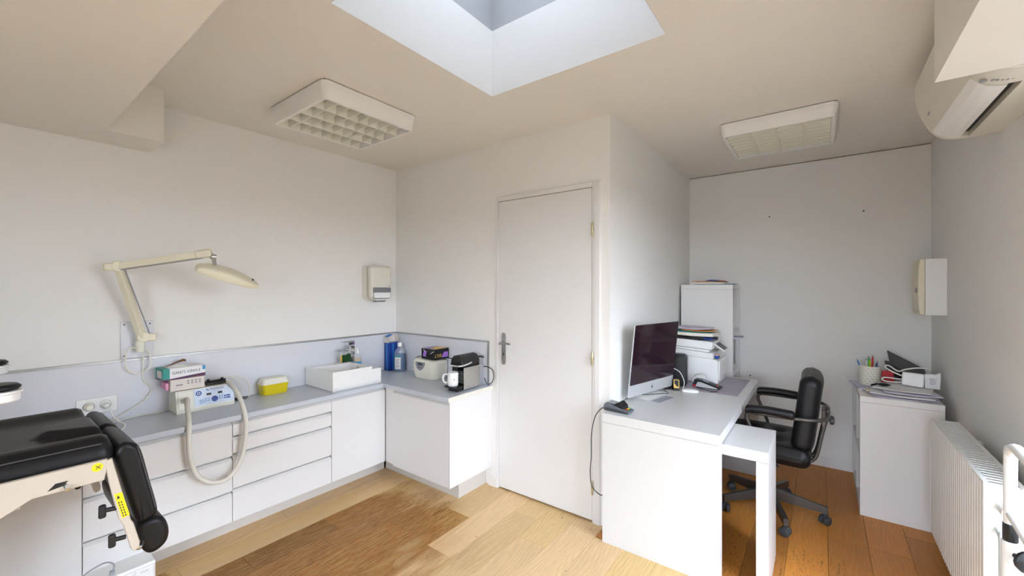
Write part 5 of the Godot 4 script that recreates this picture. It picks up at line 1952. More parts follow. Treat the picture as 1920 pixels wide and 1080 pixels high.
	for i in 9:
		var row := []
		for j in 9:
			var u := i / 8.0; var w := j / 8.0
			row.append(gx * Vector3(lerpf(-0.025, 0.04, u), 0.063 + 0.016 * sin(PI * u) * sin(PI * w) * (0.7 + 0.5 * sin(9.0 * u + 13.0 * w)), lerpf(-0.03, 0.06, w)))
		rows.append(row)
	grid(b, rows, false, false)
	part(o, "gloves", b, M.plastic_white)

# ------------------------------------------------------------- on the desk
func sheet(b: B, at: Transform3D, w: float, d: float, wave := 0.0, lift := 0.0, th := 0.0008, n := 8) -> void:
	var top := []
	var bot := []
	for i in n + 1:
		var r1 := []; var r2 := []
		for j in n + 1:
			var u := float(i) / n; var v := float(j) / n
			var y := wave * sin(PI * (u * 1.6 + v * 0.7)) * 0.5 + wave * 0.5 + lift * u * u
			r1.append(at * Vector3((u - 0.5) * w, y + th, (v - 0.5) * d))
			r2.append(at * Vector3((u - 0.5) * w, y, (v - 0.5) * d))
		top.append(r1); bot.append(r2)
	grid(b, top, false, false)
	grid(b, bot, false, false)
	for i in n:
		quad(b, top[i][0], top[i + 1][0], bot[i + 1][0], bot[i][0], at.basis * Vector3.FORWARD)
		quad(b, top[i][n], top[i + 1][n], bot[i + 1][n], bot[i][n], at.basis * Vector3.BACK)
		quad(b, top[0][i], top[0][i + 1], bot[0][i + 1], bot[0][i], at.basis * Vector3.LEFT)
		quad(b, top[n][i], top[n][i + 1], bot[n][i + 1], bot[n][i], at.basis * Vector3.RIGHT)

func desk_things() -> void:
	var b: B
	var o: Node3D
	var dt := 0.7203
	# all-in-one computer
	var d := Vector3(0.229, 0, -0.974).normalized()
	var nrm := d.cross(Vector3.UP)
	var lean := (Vector3.UP * 0.455 + nrm * 0.050).normalized()
	var zz := d.cross(lean).normalized()
	var P := Transform3D(Basis(d, lean, zz), Vector3(-0.945, 0.745, -2.440))
	o = thing("desktop_computer", "silver all-in-one computer with a dark screen on the white desk", "computer", Vector3(-0.9, dt, -2.7))
	b = B.new()
	slab(b, rounded_rect(0.515, 0.455, 0.012, 4, 0.2575, 0.2275), -0.008, 0.0, 0.002, 1, false, P)
	var rows := []
	for s in [[0.0, -0.006], [0.06, -0.014], [0.14, -0.026], [0.22, -0.034]]:
		var ring := []
		for p in rounded_rect(0.511 - s[0] * 2, 0.451 - s[0] * 1.9, 0.012, 4, 0.2575, 0.2275):
			ring.append(P * Vector3(p.x, p.y, s[1]))
		rows.append(ring)
	grid(b, rows)
	part(o, "case", b, M.silver)
	b = B.new()
	slab(b, rounded_rect(0.509, 0.374, 0.008, 3, 0.2575, 0.265), 0.0002, 0.0016, 0, 1, false, P)
	part(o, "screen", b, M.screen)
	# fruit mark on the chin
	b = B.new()
	var ap := []
	for i in 22:
		var a := TAU * i / 22.0
		var r := 0.0085 * (1.0 - 0.10 * exp(-pow(a - PI / 2, 2) * 8.0) - 0.07 * exp(-pow(a - 3 * PI / 2, 2) * 8.0))
		if absf(a) < 0.5 or a > TAU - 0.5:
			r *= 0.78
		ap.append(Vector2(0.2575 + r * cos(a), 0.036 + r * 1.05 * sin(a)))
	slab(b, ap, 0.0002, 0.0008, 0, 1, true, P)
	slab(b, v2([[0.257, 0.0465], [0.2585, 0.0515], [0.262, 0.0545], [0.2605, 0.049]]), 0.0002, 0.0008, 0, 1, false, P)
	part(o, "logo", b, M.dark_grey)
	b = B.new()
	var ft := Transform3D(Basis(d, Vector3.UP, nrm), P * Vector3(0.2575, 0, -0.035))
	slab(b, v2([[-0.030, 0.22], [-0.036, 0.22], [-0.062, -0.018], [-0.055, -0.0215], [0.05, -0.0247], [0.05, -0.0217], [-0.050, -0.014]]), -0.07, 0.07, 0.001, 1, false, ft * Transform3D(Basis(Vector3(0, 0, 1), Vector3(0, 1, 0), Vector3(1, 0, 0)), Vector3.ZERO))
	part(o, "stand", b, M.silver)
	# keyboard and trackpad
	var K := Transform3D(Basis(Vector3.UP, deg_to_rad(-12)), Vector3(-0.885, dt, -2.685))
	o = thing("keyboard", "slim white keyboard half under the computer screen", "keyboard", K.origin)
	b = B.new()
	slab(b, v2([[-0.055, 0.0], [0.055, 0.0], [0.055, 0.003], [-0.055, 0.010]]), -0.14, 0.14, 0.001, 1, false, K)
	part(o, "base", b, M.silver)
	b = B.new()
	for r in 5:
		for k in 13:
			var z := -0.130 + k * 0.0200
			var x := -0.042 + r * 0.0205
			var y := 0.0066 - (x + 0.0) * 0.064
			box(b, Vector3(x - 0.0085, y, z), Vector3(x + 0.0085, y + 0.0022, z + 0.0165), K)
	var ks := part(o, "keys", b, M.plastic_white)
	ks.set_meta("kind", "stuff")
	b = B.new()
	rbox(b, Vector3(-0.025, 0, -0.085), Vector3(0.03, 0.005, 0.085), 0.002, 1, Transform3D(Basis(Vector3.UP, deg_to_rad(-12)), Vector3(-0.798, dt, -2.640)))
	one("trackpad", b, M.grey_plastic, "flat grey pad in front of the white keyboard", "pad", Vector3(-0.798, dt, -2.64))
	b = B.new()
	tube(b, v3([[-0.93, dt + 0.016, -2.62], [-0.87, dt + 0.018, -2.66], [-0.83, dt + 0.012, -2.75], [-0.81, dt + 0.004, -2.80], [-0.835, dt + 0.004, -2.84], [-0.87, dt + 0.004, -2.90]]), 0.0022, 6, 5)
	one("black_lead", b, M.black, "thin black lead crossing the white keyboard", "cable", Vector3(-0.85, dt, -2.75))
	# black round base and black speaker
	b = B.new()
	lathe(b, v2([[0, 0], [0.058, 0], [0.062, 0.004], [0.062, 0.010], [0.050, 0.018], [0.02, 0.022], [0, 0.022]]), 24, Transform3D(Basis.IDENTITY, Vector3(-0.862, dt, -2.985)))
	one("black_disc", b, M.black_gloss, "round black base on the desk beside the screen", "base", Vector3(-0.862, dt, -2.985))
	o = thing("loudspeaker", "black rounded box on end behind the screen, beside the printer", "speaker", Vector3(-0.82, dt, -3.10))
	b = B.new()
	var sx := Transform3D(Basis(Vector3.UP, deg_to_rad(8)), Vector3(-0.83, dt, -3.10))
	slab(b, rounded_rect(0.125, 0.228, 0.028, 6, 0, 0.114), -0.045, 0.045, 0.012, 3, true, sx)
	part(o, "case", b, M.black)
	b = B.new()
	slab(b, rounded_rect(0.10, 0.20, 0.02, 5, 0, 0.114), 0.0451, 0.047, 0.001, 1, true, sx)
	part(o, "grille", b, M.black)
	b = B.new()
	for i in 6:
		rbox(b, Vector3(0.0626, 0.08 + i * 0.011, -0.012), Vector3(0.064, 0.087 + i * 0.011, 0.012), 0.0004, 1, sx)
	part(o, "button", b, M.mid_grey)
	# stamp
	o = thing("self_inking_stamp", "small black stamp with a gold frame in front of the black speaker", "stamp", Vector3(-0.80, dt, -2.945))
	b = B.new()
	var stx := Transform3D(Basis(Vector3.UP, deg_to_rad(18)), Vector3(-0.80, dt, -2.945))
	rbox(b, Vector3(-0.018, 0.0, -0.022), Vector3(0.018, 0.020, 0.022), 0.002, 1, stx)
	rbox(b, Vector3(-0.020, 0.018, -0.024), Vector3(0.020, 0.078, 0.024), 0.005, 2, stx)
	part(o, "body", b, M.black)
	b = B.new()
	var fr := rounded_rect(0.036, 0.058, 0.006, 3, 0, 0.048)
	var fi := rounded_rect(0.026, 0.044, 0.004, 3, 0, 0.050)
	for i in fr.size():
		var q := (i + 1) % fr.size()
		quad(b, stx * Vector3(fr[i].x, fr[i].y, 0.0255), stx * Vector3(fr[q].x, fr[q].y, 0.0255), stx * Vector3(fi[q].x, fi[q].y, 0.0255), stx * Vector3(fi[i].x, fi[i].y, 0.0255), stx.basis.z)
	slab(b, v2([[-0.013, 0.028], [0.004, 0.028], [0.002, 0.034], [-0.005, 0.036], [-0.007, 0.046], [-0.013, 0.044]]), 0.0245, 0.0258, 0, 1, false, stx)
	part(o, "gold_frame", b, M.gold)
	# mouse
	o = thing("mouse", "flat white oval computer mouse on the desk", "mouse", Vector3(-0.735, dt, -2.95))
	b = B.new()
	rows = []
	var mx := Transform3D(Basis(Vector3.UP, deg_to_rad(-75)), Vector3(-0.712, dt, -2.95))
	for s in [[0.0, 0.92], [0.004, 1.0], [0.010, 0.97], [0.016, 0.80], [0.019, 0.5], [0.020, 0.1]]:
		var ring := []
		for j in 24:
			var a := TAU * j / 24
			ring.append(mx * Vector3(cos(a) * 0.030 * s[1], s[0], sin(a) * 0.056 * s[1]))
		rows.append(ring)
	grid(b, rows)
	part(o, "shell", b, M.plastic_white)
	b = B.new()
	tube(b, v3([[-0.762, dt + 0.006, -2.965], [-0.765, dt + 0.05, -3.01], [-0.80, dt + 0.11, -3.03], [-0.855, dt + 0.135, -3.02], [-0.90, dt + 0.135, -3.0]]), 0.0028, 8, 5)
	part(o, "cable", b, M.plastic_white)
	# desk mat
	b = B.new()
	rbox(b, Vector3(-0.80, dt, -3.60), Vector3(-0.435, dt + 0.0018, -3.0), 0.0008, 1, Transform3D.IDENTITY)
	one("desk_mat", b, M.deskmat, "mauve grey desk mat under the printer", "desk mat", Vector3(-0.62, dt, -3.3))
	# printer
	var pt := dt + 0.002
	o = thing("printer", "white multifunction printer with a small tilted screen at the end of the desk", "printer", Vector3(-0.77, pt, -3.42))
	b = B.new()
	slab(b, v2([[-0.945, pt], [-0.605, pt], [-0.600, 0.735], [-0.60, 0.890], [-0.612, 0.900], [-0.945, 0.925]]), -3.565, -3.27, 0.006, 2)
	part(o, "body", b, M.plastic_white)
	b = B.new()
	slab(b, v2([[-0.5995, 0.752], [-0.588, 0.756], [-0.586, 0.885], [-0.592, 0.895], [-0.5995, 0.897]]), -3.555, -3.275, 0.004, 1)
	var fd := part(o, "front_door", b, M.plastic_white)
	b = B.new()
	box(b, Vector3(-0.5862, 0.768, -3.53), Vector3(-0.5853, 0.771, -3.38))
	box(b, Vector3(-0.5862, 0.840, -3.43), Vector3(-0.5853, 0.856, -3.425))
	part(fd, "groove", b, M.grey_plastic)
	b = B.new()
	slab(b, v2([[-0.945, 0.926], [-0.64, 0.902], [-0.63, 0.905], [-0.63, 0.945], [-0.945, 0.965]]), -3.56, -3.275, 0.003, 1)
	part(o, "output_section", b, M.plastic_white)
	b = B.new()
	slab(b, v2([[-0.945, 0.967], [-0.660, 0.950], [-0.655, 0.968], [-0.945, 0.982]]), -3.558, -3.272, 0.002, 1)
	part(o, "scanner_base", b, M.plastic_white)
	b = B.new()
	slab(b, v2([[-0.945, 0.9845], [-0.652, 0.970], [-0.640, 0.975], [-0.630, 1.022], [-0.645, 1.028], [-0.945, 1.040]]), -3.56, -3.270, 0.004, 2)
	part(o, "scanner_lid", b, M.plastic_white)
	b = B.new()
	var sc := Transform3D(Basis.from_euler(Vector3(0, 0, deg_to_rad(-36))), Vector3(-0.600, 0.983, -3.40))
	rbox(b, Vector3(-0.045, -0.005, -0.075), Vector3(0.045, 0.005, 0.075), 0.003, 1, sc)
	var ts := part(o, "touch_panel", b, M.plastic_white)
	b = B.new()
	rbox(b, Vector3(-0.038, 0.0051, -0.068), Vector3(0.034, 0.0062, 0.068), 0.0005, 1, sc)
	part(ts, "display", b, M.mid_grey)
	b = B.new()
	rbox(b, Vector3(-0.628, 0.9055, -3.345), Vector3(-0.600, 0.925, -3.305), 0.004, 1)
	one("ink_tin", b, M.blue_dark, "small dark blue packet on the printer's paper tray", "packet", Vector3(-0.615, 0.905, -3.325))
	b = B.new()
	rbox(b, Vector3(-0.627, 0.9252, -3.343), Vector3(-0.601, 0.934, -3.307), 0.002, 1)
	one("rose_tin", b, M.rose_print, "small pink packet on top of the blue one, on the printer", "packet", Vector3(-0.615, 0.925, -3.325))
	# pile on the printer
	var yy := 1.0415
	b = B.new()
	sheet(b, turn(Vector3(-0.812, yy, -3.40), 2), 0.22, 0.24, 0.010, 0, 0.008)
	one("black_folder", b, M.black, "thin black folder at the bottom of the pile on the printer", "folder", Vector3(-0.81, yy, -3.4))
	b = B.new()
	sheet(b, turn(Vector3(-0.666, yy, -3.36), -2), 0.058, 0.17, 0.004, 0, 0.010)
	one("blue_notebook", b, M.blue_dark, "small dark blue notebook sticking out of the pile on the printer", "notebook", Vector3(-0.67, yy, -3.36))
	b = B.new()
	sheet(b, turn(Vector3(-0.775, yy + 0.0185, -3.40), -3), 0.29, 0.22, 0.004, 0, 0.024)
	one("paper_pile", b, M.ivory, "thick cream wad of papers in clear sleeves on the printer", "papers", Vector3(-0.77, yy + 0.02, -3.4))
	b = B.new()
	sheet(b, turn(Vector3(-0.78, yy + 0.047, -3.40), 6), 0.24, 0.21, 0.005, 0, 0.003)
	one("green_folder", b, M.teal, "thin green folder near the top of the pile on the printer", "folder", Vector3(-0.78, yy + 0.05, -3.4))
	b = B.new()
	sheet(b, turn(Vector3(-0.745, yy + 0.0555, -3.39), -2), 0.22, 0.20, 0.006, 0, 0.003)
	one("orange_folder", b, M.orange, "thin orange sleeve in the pile on the printer", "folder", Vector3(-0.74, yy + 0.055, -3.4))
	b = B.new()
	sheet(b, turn(Vector3(-0.79, yy + 0.065, -3.42), 3), 0.25, 0.20, 0.008, 0.0, 0.006)
	one("paper_pile", b, M.paper_lilac, "white sheets on top of the pile on the printer", "papers", Vector3(-0.79, yy + 0.065, -3.42))
	b = B.new()
	rbox(b, Vector3(-0.632, yy + 0.0005, -3.325), Vector3(-0.606, yy + 0.022, -3.285), 0.006, 2, Transform3D.IDENTITY)
	one("black_clip", b, M.black, "black clip at the right end of the pile on the printer", "clip", Vector3(-0.62, yy, -3.3))

	# card terminal with paper roll, near the printer
	o = thing("card_terminal", "black and white card terminal with a curling receipt in front of the printer", "card terminal", Vector3(-0.65, dt, -3.12))
	var T := Transform3D(Basis(Vector3.UP, deg_to_rad(-4)), Vector3(-0.645, pt + 0.0003, -3.135))
	b = B.new()
	slab(b, v2([[-0.085, 0.006], [-0.070, 0.0], [0.080, 0.0], [0.092, 0.008], [0.092, 0.016], [-0.030, 0.052], [-0.075, 0.052]]), -0.038, 0.038, 0.006, 2, false, T)
	part(o, "case", b, M.black)
	b = B.new()
	slab(b, v2([[-0.066, 0.006], [0.070, 0.005], [0.084, 0.010], [-0.028, 0.040], [-0.050, 0.040]]), 0.0381, 0.041, 0.001, 1, false, T)
	part(o, "side_cheek", b, M.silver)
	b = B.new()
	slab(b, v2([[-0.082, 0.004], [-0.066, 0.002], [-0.064, 0.018], [-0.078, 0.018]]), 0.0381, 0.042, 0.001, 1, false, T)
	part(o, "red_button", b, M.red)
	b = B.new()
	var slope := Basis.from_euler(Vector3(0, 0, atan2(-0.036, 0.122)))
	var kt := T * Transform3D(slope, Vector3(-0.030, 0.053, 0))
	rbox(b, Vector3(0.004, 0, -0.028), Vector3(0.046, 0.0015, 0.028), 0.0005, 1, kt)
	part(o, "display", b, M.grey_plastic)
	for r in 4:
		for c in 3:
			b = B.new()
			rbox(b, Vector3(0.056 + r * 0.015, 0.0, -0.026 + c * 0.018), Vector3(0.066 + r * 0.015, 0.003, -0.013 + c * 0.018), 0.001, 1, kt)
			part(o, "key", b, [M.green_bright, M.orange, M.red][c] if r == 3 else M.mid_grey)
	b = B.new()
	var strip := []
	for p in [[-0.070, 0.006], [-0.085, 0.020], [-0.088, 0.050], [-0.070, 0.074], [-0.040, 0.090], [-0.010, 0.092], [0.010, 0.080], [0.012, 0.066]]:
		strip.append([T * Vector3(p[0] - 0.02, p[1], -0.028), T * Vector3(p[0] - 0.01, p[1] - 0.004, 0.030)])
	grid(b, strip, false, false)
	part(o, "receipt", b, M.paper)
	b = B.new()
	tube(b, v3([[-0.70, pt + 0.003, -3.09], [-0.66, pt + 0.003, -3.06], [-0.60, dt + 0.003, -3.04], [-0.56, dt + 0.003, -3.05], [-0.575, dt + 0.003, -3.03], [-0.60, dt + 0.003, -3.01]]), 0.0025, 6, 5)
	part(o, "lead", b, M.black)

	# grey card terminal at the front corner
	o = thing("card_terminal", "grey card terminal with a lead at the near corner of the desk", "card terminal", Vector3(-0.93, dt, -2.25))
	var Q := Transform3D(Basis(Vector3.UP, deg_to_rad(-3)), Vector3(-0.928, dt, -2.245))
	b = B.new()
	slab(b, v2([[-0.076, 0.004], [-0.070, 0.0], [0.070, 0.0], [0.080, 0.006], [0.080, 0.016], [0.040, 0.024], [-0.035, 0.043], [-0.062, 0.043], [-0.073, 0.032]]), -0.036, 0.036, 0.005, 2, false, Q)
	part(o, "case", b, M.mid_grey)
	b = B.new()
	slab(b, v2([[-0.070, 0.003], [0.068, 0.003], [0.076, 0.009], [0.060, 0.014], [-0.055, 0.020]]), 0.0361, 0.038, 0.001, 1, false, Q)
	part(o, "side_cheek", b, M.dark_grey)
	b = B.new()
	rbox(b, Vector3(-0.058, 0.043, -0.028), Vector3(-0.012, 0.0455, 0.028), 0.001, 1, Q * Transform3D(Basis.from_euler(Vector3(0, 0, -0.10)), Vector3(0, -0.002, 0)))
	part(o, "paper_cover", b, M.grey_plastic)
	b = B.new()
	slab(b, v2([[-0.012, 0.034], [0.012, 0.056], [0.022, 0.058], [0.046, 0.036], [0.046, 0.022], [0.0, 0.032]]), -0.034, 0.034, 0.004, 2, false, Q)
	part(o, "hood", b, M.black)
	for c in 3:
		b = B.new()
		rbox(b, Vector3(0.052, 0.0205, -0.026 + c * 0.018), Vector3(0.064, 0.0245, -0.013 + c * 0.018), 0.001, 1, Q)
		part(o, "key", b, [M.green_bright, M.yellow_sticker, M.red][c])
	b = B.new()
	tube(b, v3([[-1.002, dt + 0.012, -2.235], [-1.012, dt + 0.008, -2.20], [-1.030, 0.69, -2.16], [-1.040, 0.60, -2.135], [-1.040, 0.47, -2.13], [-1.046, 0.38, -2.13], [-1.040, 0.30, -2.14], [-1.015, 0.25, -2.175], [-0.995, 0.235, -2.20]]), 0.003, 8, 5)
	part(o, "lead", b, M.dark_grey)

# ------------------------------------------------------------- shelf contents and papers
func small_things() -> void:
	var b: B
	var o: Node3D
	# on the bookshelf
	var y := 1.4475
	b = B.new()
	sheet(b, turn(Vector3(-0.735, y, -3.90), 3), 0.30, 0.21, 0.001, 0, 0.003)
	one("green_folder", b, M.teal, "thin green folder lying on top of the tall shelf unit", "folder", Vector3(-0.735, y, -3.9))
	b = B.new()
	rbox(b, Vector3(-0.905, y + 0.0045, -3.99), Vector3(-0.645, y + 0.021, -3.79), 0.002, 1)
	one("paper_pile", b, M.card, "cream pile of booklets on top of the tall shelf unit", "papers", Vector3(-0.78, y, -3.9))
	b = B.new()
	sheet(b, turn(Vector3(-0.775, y + 0.0215, -3.89), 0), 0.25, 0.20, 0.008, 0.004, 0.003)
	one("orange_folder", b, M.orange, "orange folder on the booklets on the tall shelf unit", "folder", Vector3(-0.775, y + 0.02, -3.89))
	b = B.new()
	slab(b, v2([[-0.80, y + 0.034], [-0.775, y + 0.040], [-0.74, y + 0.0425], [-0.70, y + 0.040], [-0.67, y + 0.036], [-0.67, y + 0.0345], [-0.70, y + 0.033], [-0.76, y + 0.033]]), -3.97, -3.80, 0.0, 1, true)
	one("blue_folder", b, M.blue_dark, "bent blue folder topmost on the tall shelf unit", "folder", Vector3(-0.735, y + 0.034, -3.89))
	b = B.new()
	sheet(b, turn(Vector3(-0.625, y + 0.0045, -3.89), -8), 0.10, 0.15, 0.003, 0, 0.004)
	one("loose_papers", b, M.paper_lilac, "loose sheets at the right edge of the tall shelf unit's top", "papers", Vector3(-0.61, y, -3.89))
	# inside the bookshelf, seen as slivers
	b = B.new()
	rbox(b, Vector3(-0.86, 1.0735, -3.99), Vector3(-0.60, 1.185, -3.83), 0.003)
	one("storage_box", b, M.plastic_white, "white box in the upper compartment of the tall shelf unit", "box", Vector3(-0.73, 1.073, -3.9))
	b = B.new()
	rbox(b, Vector3(-0.85, 1.1855, -3.985), Vector3(-0.605, 1.255, -3.825), 0.003)
	one("storage_box", b, M.paper, "second white box, stacked in the upper compartment of the tall shelf unit", "box", Vector3(-0.73, 1.186, -3.9))
	b = B.new()
	lathe(b, v2([[0, 0], [0.03, 0], [0.032, 0.004], [0.026, 0.06], [0.013, 0.07], [0.013, 0.075], [0.016, 0.075], [0.016, 0.10], [0, 0.10]]), 18, Transform3D(Basis.IDENTITY, Vector3(-0.65, 1.2555, -3.87)))
	one("dark_bottle", b, M.black, "small black-capped bottle on the boxes inside the tall shelf unit", "bottle", Vector3(-0.65, 1.2555, -3.87))
	b = B.new()
	sheet(b, turn(Vector3(-0.705, 0.719, -3.93), 0), 0.22, 0.25, 0.002, 0, 0.05)
	one("paper_pile", b, M.paper, "papers in the middle compartment of the tall shelf unit", "papers", Vector3(-0.705, 0.719, -3.93))
	b = B.new()
	rbox(b, Vector3(-0.90, 0.772, -4.02), Vector3(-0.60, 0.985, -3.85), 0.003)
	one("binder", b, M.grey_plastic, "grey binder lying in the middle compartment of the tall shelf unit", "binder", Vector3(-0.75, 0.772, -3.93))
	b = B.new()
	sheet(b, turn(Vector3(-0.64, 0.988, -3.95), 6), 0.22, 0.16, 0.003, 0.008, 0.012)
	one("loose_papers", b, M.paper_lilac, "white sheets poking out of the tall shelf unit", "papers", Vector3(-0.64, 0.988, -3.95))

	# on the low shelf unit
	var t := 0.7455
	# pen pot
	o = thing("pen_pot", "white paper-wrapped pen pot with dashed print on the low shelf unit", "pen pot", Vector3(0.262, t + 0.008, -3.76))
	var pc := Vector3(0.262, t + 0.012, -3.76)
	b = B.new()
	lathe(b, v2([[0, 0], [0.056, 0], [0.057, 0.002], [0.057, 0.126], [0.055, 0.128], [0.052, 0.126], [0.052, 0.006], [0, 0.006]]), 30, Transform3D(Basis.IDENTITY, pc))
	part(o, "cup", b, M.ivory)
	b = B.new()
	for r in 7:
		for k in 14:
			var a0 := TAU * (k + 0.45 * r) / 14.0
			var yy := 0.010 + r * 0.0165
			var R := 0.0574
			quad(b, pc + Vector3(R * cos(a0), yy, R * sin(a0)), pc + Vector3(R * cos(a0 + 0.16), yy + 0.004, R * sin(a0 + 0.16)), pc + Vector3(R * cos(a0 + 0.16), yy + 0.0055, R * sin(a0 + 0.16)), pc + Vector3(R * cos(a0), yy + 0.0015, R * sin(a0)), Vector3(cos(a0), 0, sin(a0)))
	part(o, "print", b, M.ink)
	# under it, a few envelopes
	b = B.new()
	sheet(b, turn(Vector3(0.275, t, -3.74), 10), 0.20, 0.26, 0.0, 0, 0.010)
	one("envelope_pile", b, M.paper_lilac, "pile of envelopes under the pen pot", "papers", Vector3(0.275, t, -3.74))
	for q in [["blue pen leaning left in the pen pot", M.blue_mid, -0.045, 0.012, -0.030, 0.155, -0.010], ["red marker standing up in the pen pot", M.red, 0.016, 0.004, 0.002, 0.190, 0.004], ["green pen in the pen pot", M.green_bright, -0.010, 0.006, 0.008, 0.180, 0.010], ["yellow highlighter in the pen pot", M.yellow_bin, 0.004, 0.020, -0.004, 0.165, -0.004], ["white pen in the pen pot", M.plastic_white, -0.020, -0.010, 0.010, 0.160, -0.006], ["navy pen at the right of the pen pot", M.blue_dark, 0.036, 0.018, 0.006, 0.150, -0.012]]:
		o = thing("pen", q[0], "pen", pc + Vector3(0, 0.007, 0), "pens in the white pot")
		b = B.new()
		var p0 := pc + Vector3(q[2] * 0.4, 0.012, q[3] * 0.4)
		var p1 := pc + Vector3(q[2] + q[4] * 0.6, q[5], q[3] + q[6])
		tube(b, [p0, p1], 0.0048, 10)
		part(o, "barrel", b, q[1])
		b = B.new()
		tube(b, [p1, p1 + (p1 - p0).normalized() * 0.012], 0.0035, 8)
		part(o, "tip", b, M.grey_plastic)
	# stacked papers
	var py := t
	for q in [["grey and lilac printed sheets at the bottom of the paper pile", 0.385, -3.50, 14.0, 0.30, 0.21, 0.006, "paper_lilac", 0.004], ["white letters spread in the paper pile on the low shelf unit", 0.395, -3.515, -6.0, 0.29, 0.20, 0.006, "paper", 0.006], ["lilac folder in the middle of the paper pile", 0.43, -3.56, 5.0, 0.26, 0.24, 0.005, "paper_lilac", 0.006], ["white stapled pages on top of the paper pile", 0.41, -3.585, -10.0, 0.27, 0.22, 0.004, "paper", 0.005]]:
		b = B.new()
		sheet(b, turn(Vector3(q[1], py, q[2]), q[3]), q[4], q[5], q[6], 0, q[8])
		one("paper_sheets", b, M[q[7]], q[0], "papers", Vector3(q[1], py, q[2]))
		py += q[6] + q[8] + 0.0006
	b = B.new()
	rbox(b, Vector3(0.455, t + 0.0005, -3.855), Vector3(0.560, t + 0.030, -3.70), 0.003)
	one("black_folder", b, M.black, "thick black folder under the papers by the right wall", "folder", Vector3(0.5, t, -3.7))
	b = B.new()
	rbox(b, Vector3(-0.07, 0, -0.08), Vector3(0.07, 0.012, 0.08), 0.002, 1, turn(Vector3(0.49, t + 0.031, -3.785), 3))
	one("white_booklet", b, M.paper, "white booklet with a purple edge by the right wall", "booklet", Vector3(0.49, t + 0.031, -3.785))
	b = B.new()
	rbox(b, Vector3(-0.035, 0, -0.03), Vector3(0.035, 0.014, 0.03), 0.001, 1, turn(Vector3(0.262, t + 0.0005, -3.55), 8))
	one("sticky_notes", b, M.paper_yellow, "pad of pale yellow sticky notes in front of the pen pot", "notepad", Vector3(0.262, t, -3.55))
	# glasses case
	b = B.new()
	var rows := []
	for i in 9:
		var u := i / 8.0
		var rr := 0.004 + 0.018 * sin(PI * u)
		var ring := []
		for j in 14:
			var a := TAU * j / 14
			ring.append(Vector3(0.318 + (u - 0.5) * 0.066, py + 0.010 + 0.010 * sin(a) * rr / 0.022, -3.56 + rr * cos(a)))
		rows.append(ring)
	grid(b, rows)
	tube(b, v3([[0.285, py + 0.010, -3.56], [0.27, py + 0.006, -3.545], [0.255, py + 0.003, -3.53]]), 0.006, 8)
	one("black_pouch", b, M.black, "small black pouch lying on the papers in front of the pen pot", "pouch", Vector3(0.318, py, -3.56))
	# red box, dark tablet pair, white adapter, packet
	b = B.new()
	rbox(b, Vector3(-0.032, 0, -0.018), Vector3(0.032, 0.105, 0.018), 0.004, 1, turn(Vector3(0.362, t + 0.0005, -3.815), -12))
	one("red_box", b, M.red, "red box standing beside the pen pot", "box", Vector3(0.362, t, -3.815))
	o = thing("laptop", "dark grey laptop left half open on its side among the papers", "laptop", Vector3(0.46, t, -3.88))
	b = B.new()
	var hinge := Vector3(0.572, t + 0.056, -3.96)
	rbox(b, Vector3(-0.215, -0.006, -0.10), Vector3(0, 0.006, 0.10), 0.003, 1, Transform3D(Basis.from_euler(Vector3(deg_to_rad(22), 0, deg_to_rad(-15))), hinge))
	part(o, "base", b, M.dark_grey)
	b = B.new()
	rbox(b, Vector3(-0.235, -0.004, -0.10), Vector3(0, 0.004, 0.10), 0.003, 1, Transform3D(Basis.from_euler(Vector3(deg_to_rad(22), 0, deg_to_rad(-33))), hinge + Vector3(0, 0.012, 0)))
	part(o, "lid", b, M.dark_grey)
	o = thing("power_adapter", "white square power adapter with a looped white cable on the low shelf unit", "adapter", Vector3(0.465, t + 0.04, -3.70))
	b = B.new()
	var ax := turn(Vector3(0.463, py + 0.001, -3.655), -6, -8, -3)
	rbox(b, Vector3(-0.052, 0, -0.016), Vector3(0.052, 0.085, 0.016), 0.008, 3, ax)
	part(o, "case", b, M.plastic_white)
	b = B.new()
	tube(b, v3([[0.415, py + 0.06, -3.67], [0.38, py + 0.075, -3.68], [0.345, py + 0.095, -3.69], [0.338, py + 0.112, -3.70], [0.36, py + 0.112, -3.70], [0.40, py + 0.085, -3.69], [0.44, py + 0.10, -3.70], [0.50, py + 0.115, -3.70], [0.55, py + 0.112, -3.70]]), 0.0045, 8, 6)
	tube(b, v3([[0.415, py + 0.02, -3.65], [0.36, py + 0.018, -3.64], [0.325, py + 0.022, -3.64], [0.318, py + 0.034, -3.645], [0.335, py + 0.042, -3.65], [0.415, py + 0.038, -3.66]]), 0.0045, 8, 6)
	part(o, "cable", b, M.plastic_white)
	o = thing("medicine_packet", "white printed packet standing at the right end of the low shelf unit", "packet", Vector3(0.545, py, -3.66))
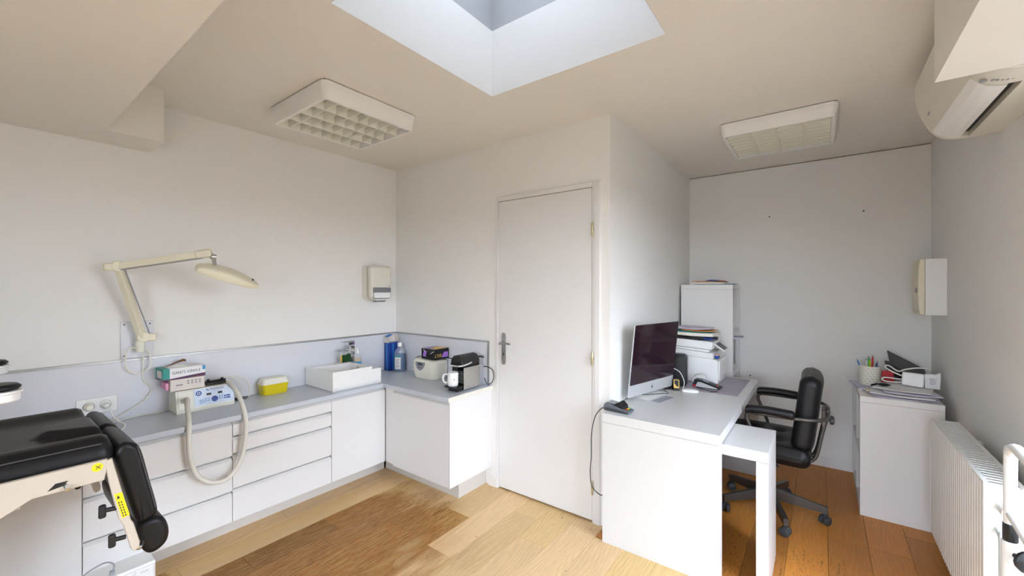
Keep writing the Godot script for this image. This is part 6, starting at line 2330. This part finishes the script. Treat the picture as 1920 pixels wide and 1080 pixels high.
	b = B.new()
	slab(b, v2([[-0.034, 0.0], [0.032, 0.0], [0.036, 0.085], [0.034, 0.108], [0.015, 0.092], [-0.036, 0.088]]), -0.012, 0.012, 0.003, 1, false, turn(Vector3(0.552, py + 0.001, -3.635), -8))
	part(o, "packet", b, M.paper)
	b = B.new()
	for i in 5:
		box(b, Vector3(-0.014, 0.030 + i * 0.008, 0.0122), Vector3(0.010 + 0.006 * (i % 2), 0.033 + i * 0.008, 0.0126), turn(Vector3(0.552, py + 0.001, -3.635), -8))
	part(o, "print", b, M.ink_pale)
	# envelopes hanging over the left edge
	b = B.new()
	sheet(b, turn(Vector3(0.215, t + 0.0005, -3.95), -8, 0, 0), 0.14, 0.18, 0.002, 0, 0.006)
	one("envelope_pile", b, M.paper, "white envelopes overhanging the left edge of the low shelf unit", "papers", Vector3(0.215, t, -3.95))

	# white case on the floor under the treatment chair
	o = thing("floor_unit", "low white device with two front panels on the floor by the drawers", "device", Vector3(-2.6, 0, -0.3))
	b = B.new()
	rbox(b, Vector3(-2.74, 0.004, -0.543), Vector3(-2.478, 0.158, 0.02), 0.004, 1)
	part(o, "case", b, M.plastic_white)
	for z in [[-0.535, -0.47], [-0.462, -0.25]]:
		b = B.new()
		rbox(b, Vector3(-2.4778, 0.008, z[0]), Vector3(-2.470, 0.146, z[1]), 0.002, 1)
		part(o, "front_panel", b, M.plastic_white)
	b = B.new()
	for i in 4:
		box(b, Vector3(-2.4700, 0.128, -0.515 + i * 0.007), Vector3(-2.4695, 0.1305, -0.512 + i * 0.007))
	part(o, "mark", b, M.ink)
	b = B.new()
	tube(b, v3([[-2.50, 0.165, -0.40], [-2.50, 0.20, -0.405], [-2.50, 0.222, -0.375], [-2.505, 0.205, -0.32], [-2.51, 0.17, -0.28], [-2.51, 0.162, -0.22]]), 0.003, 8, 5)
	rbox(b, Vector3(-2.508, 0.1585, -0.408), Vector3(-2.492, 0.176, -0.392), 0.003, 1)
	part(o, "lead", b, M.grey_plastic)
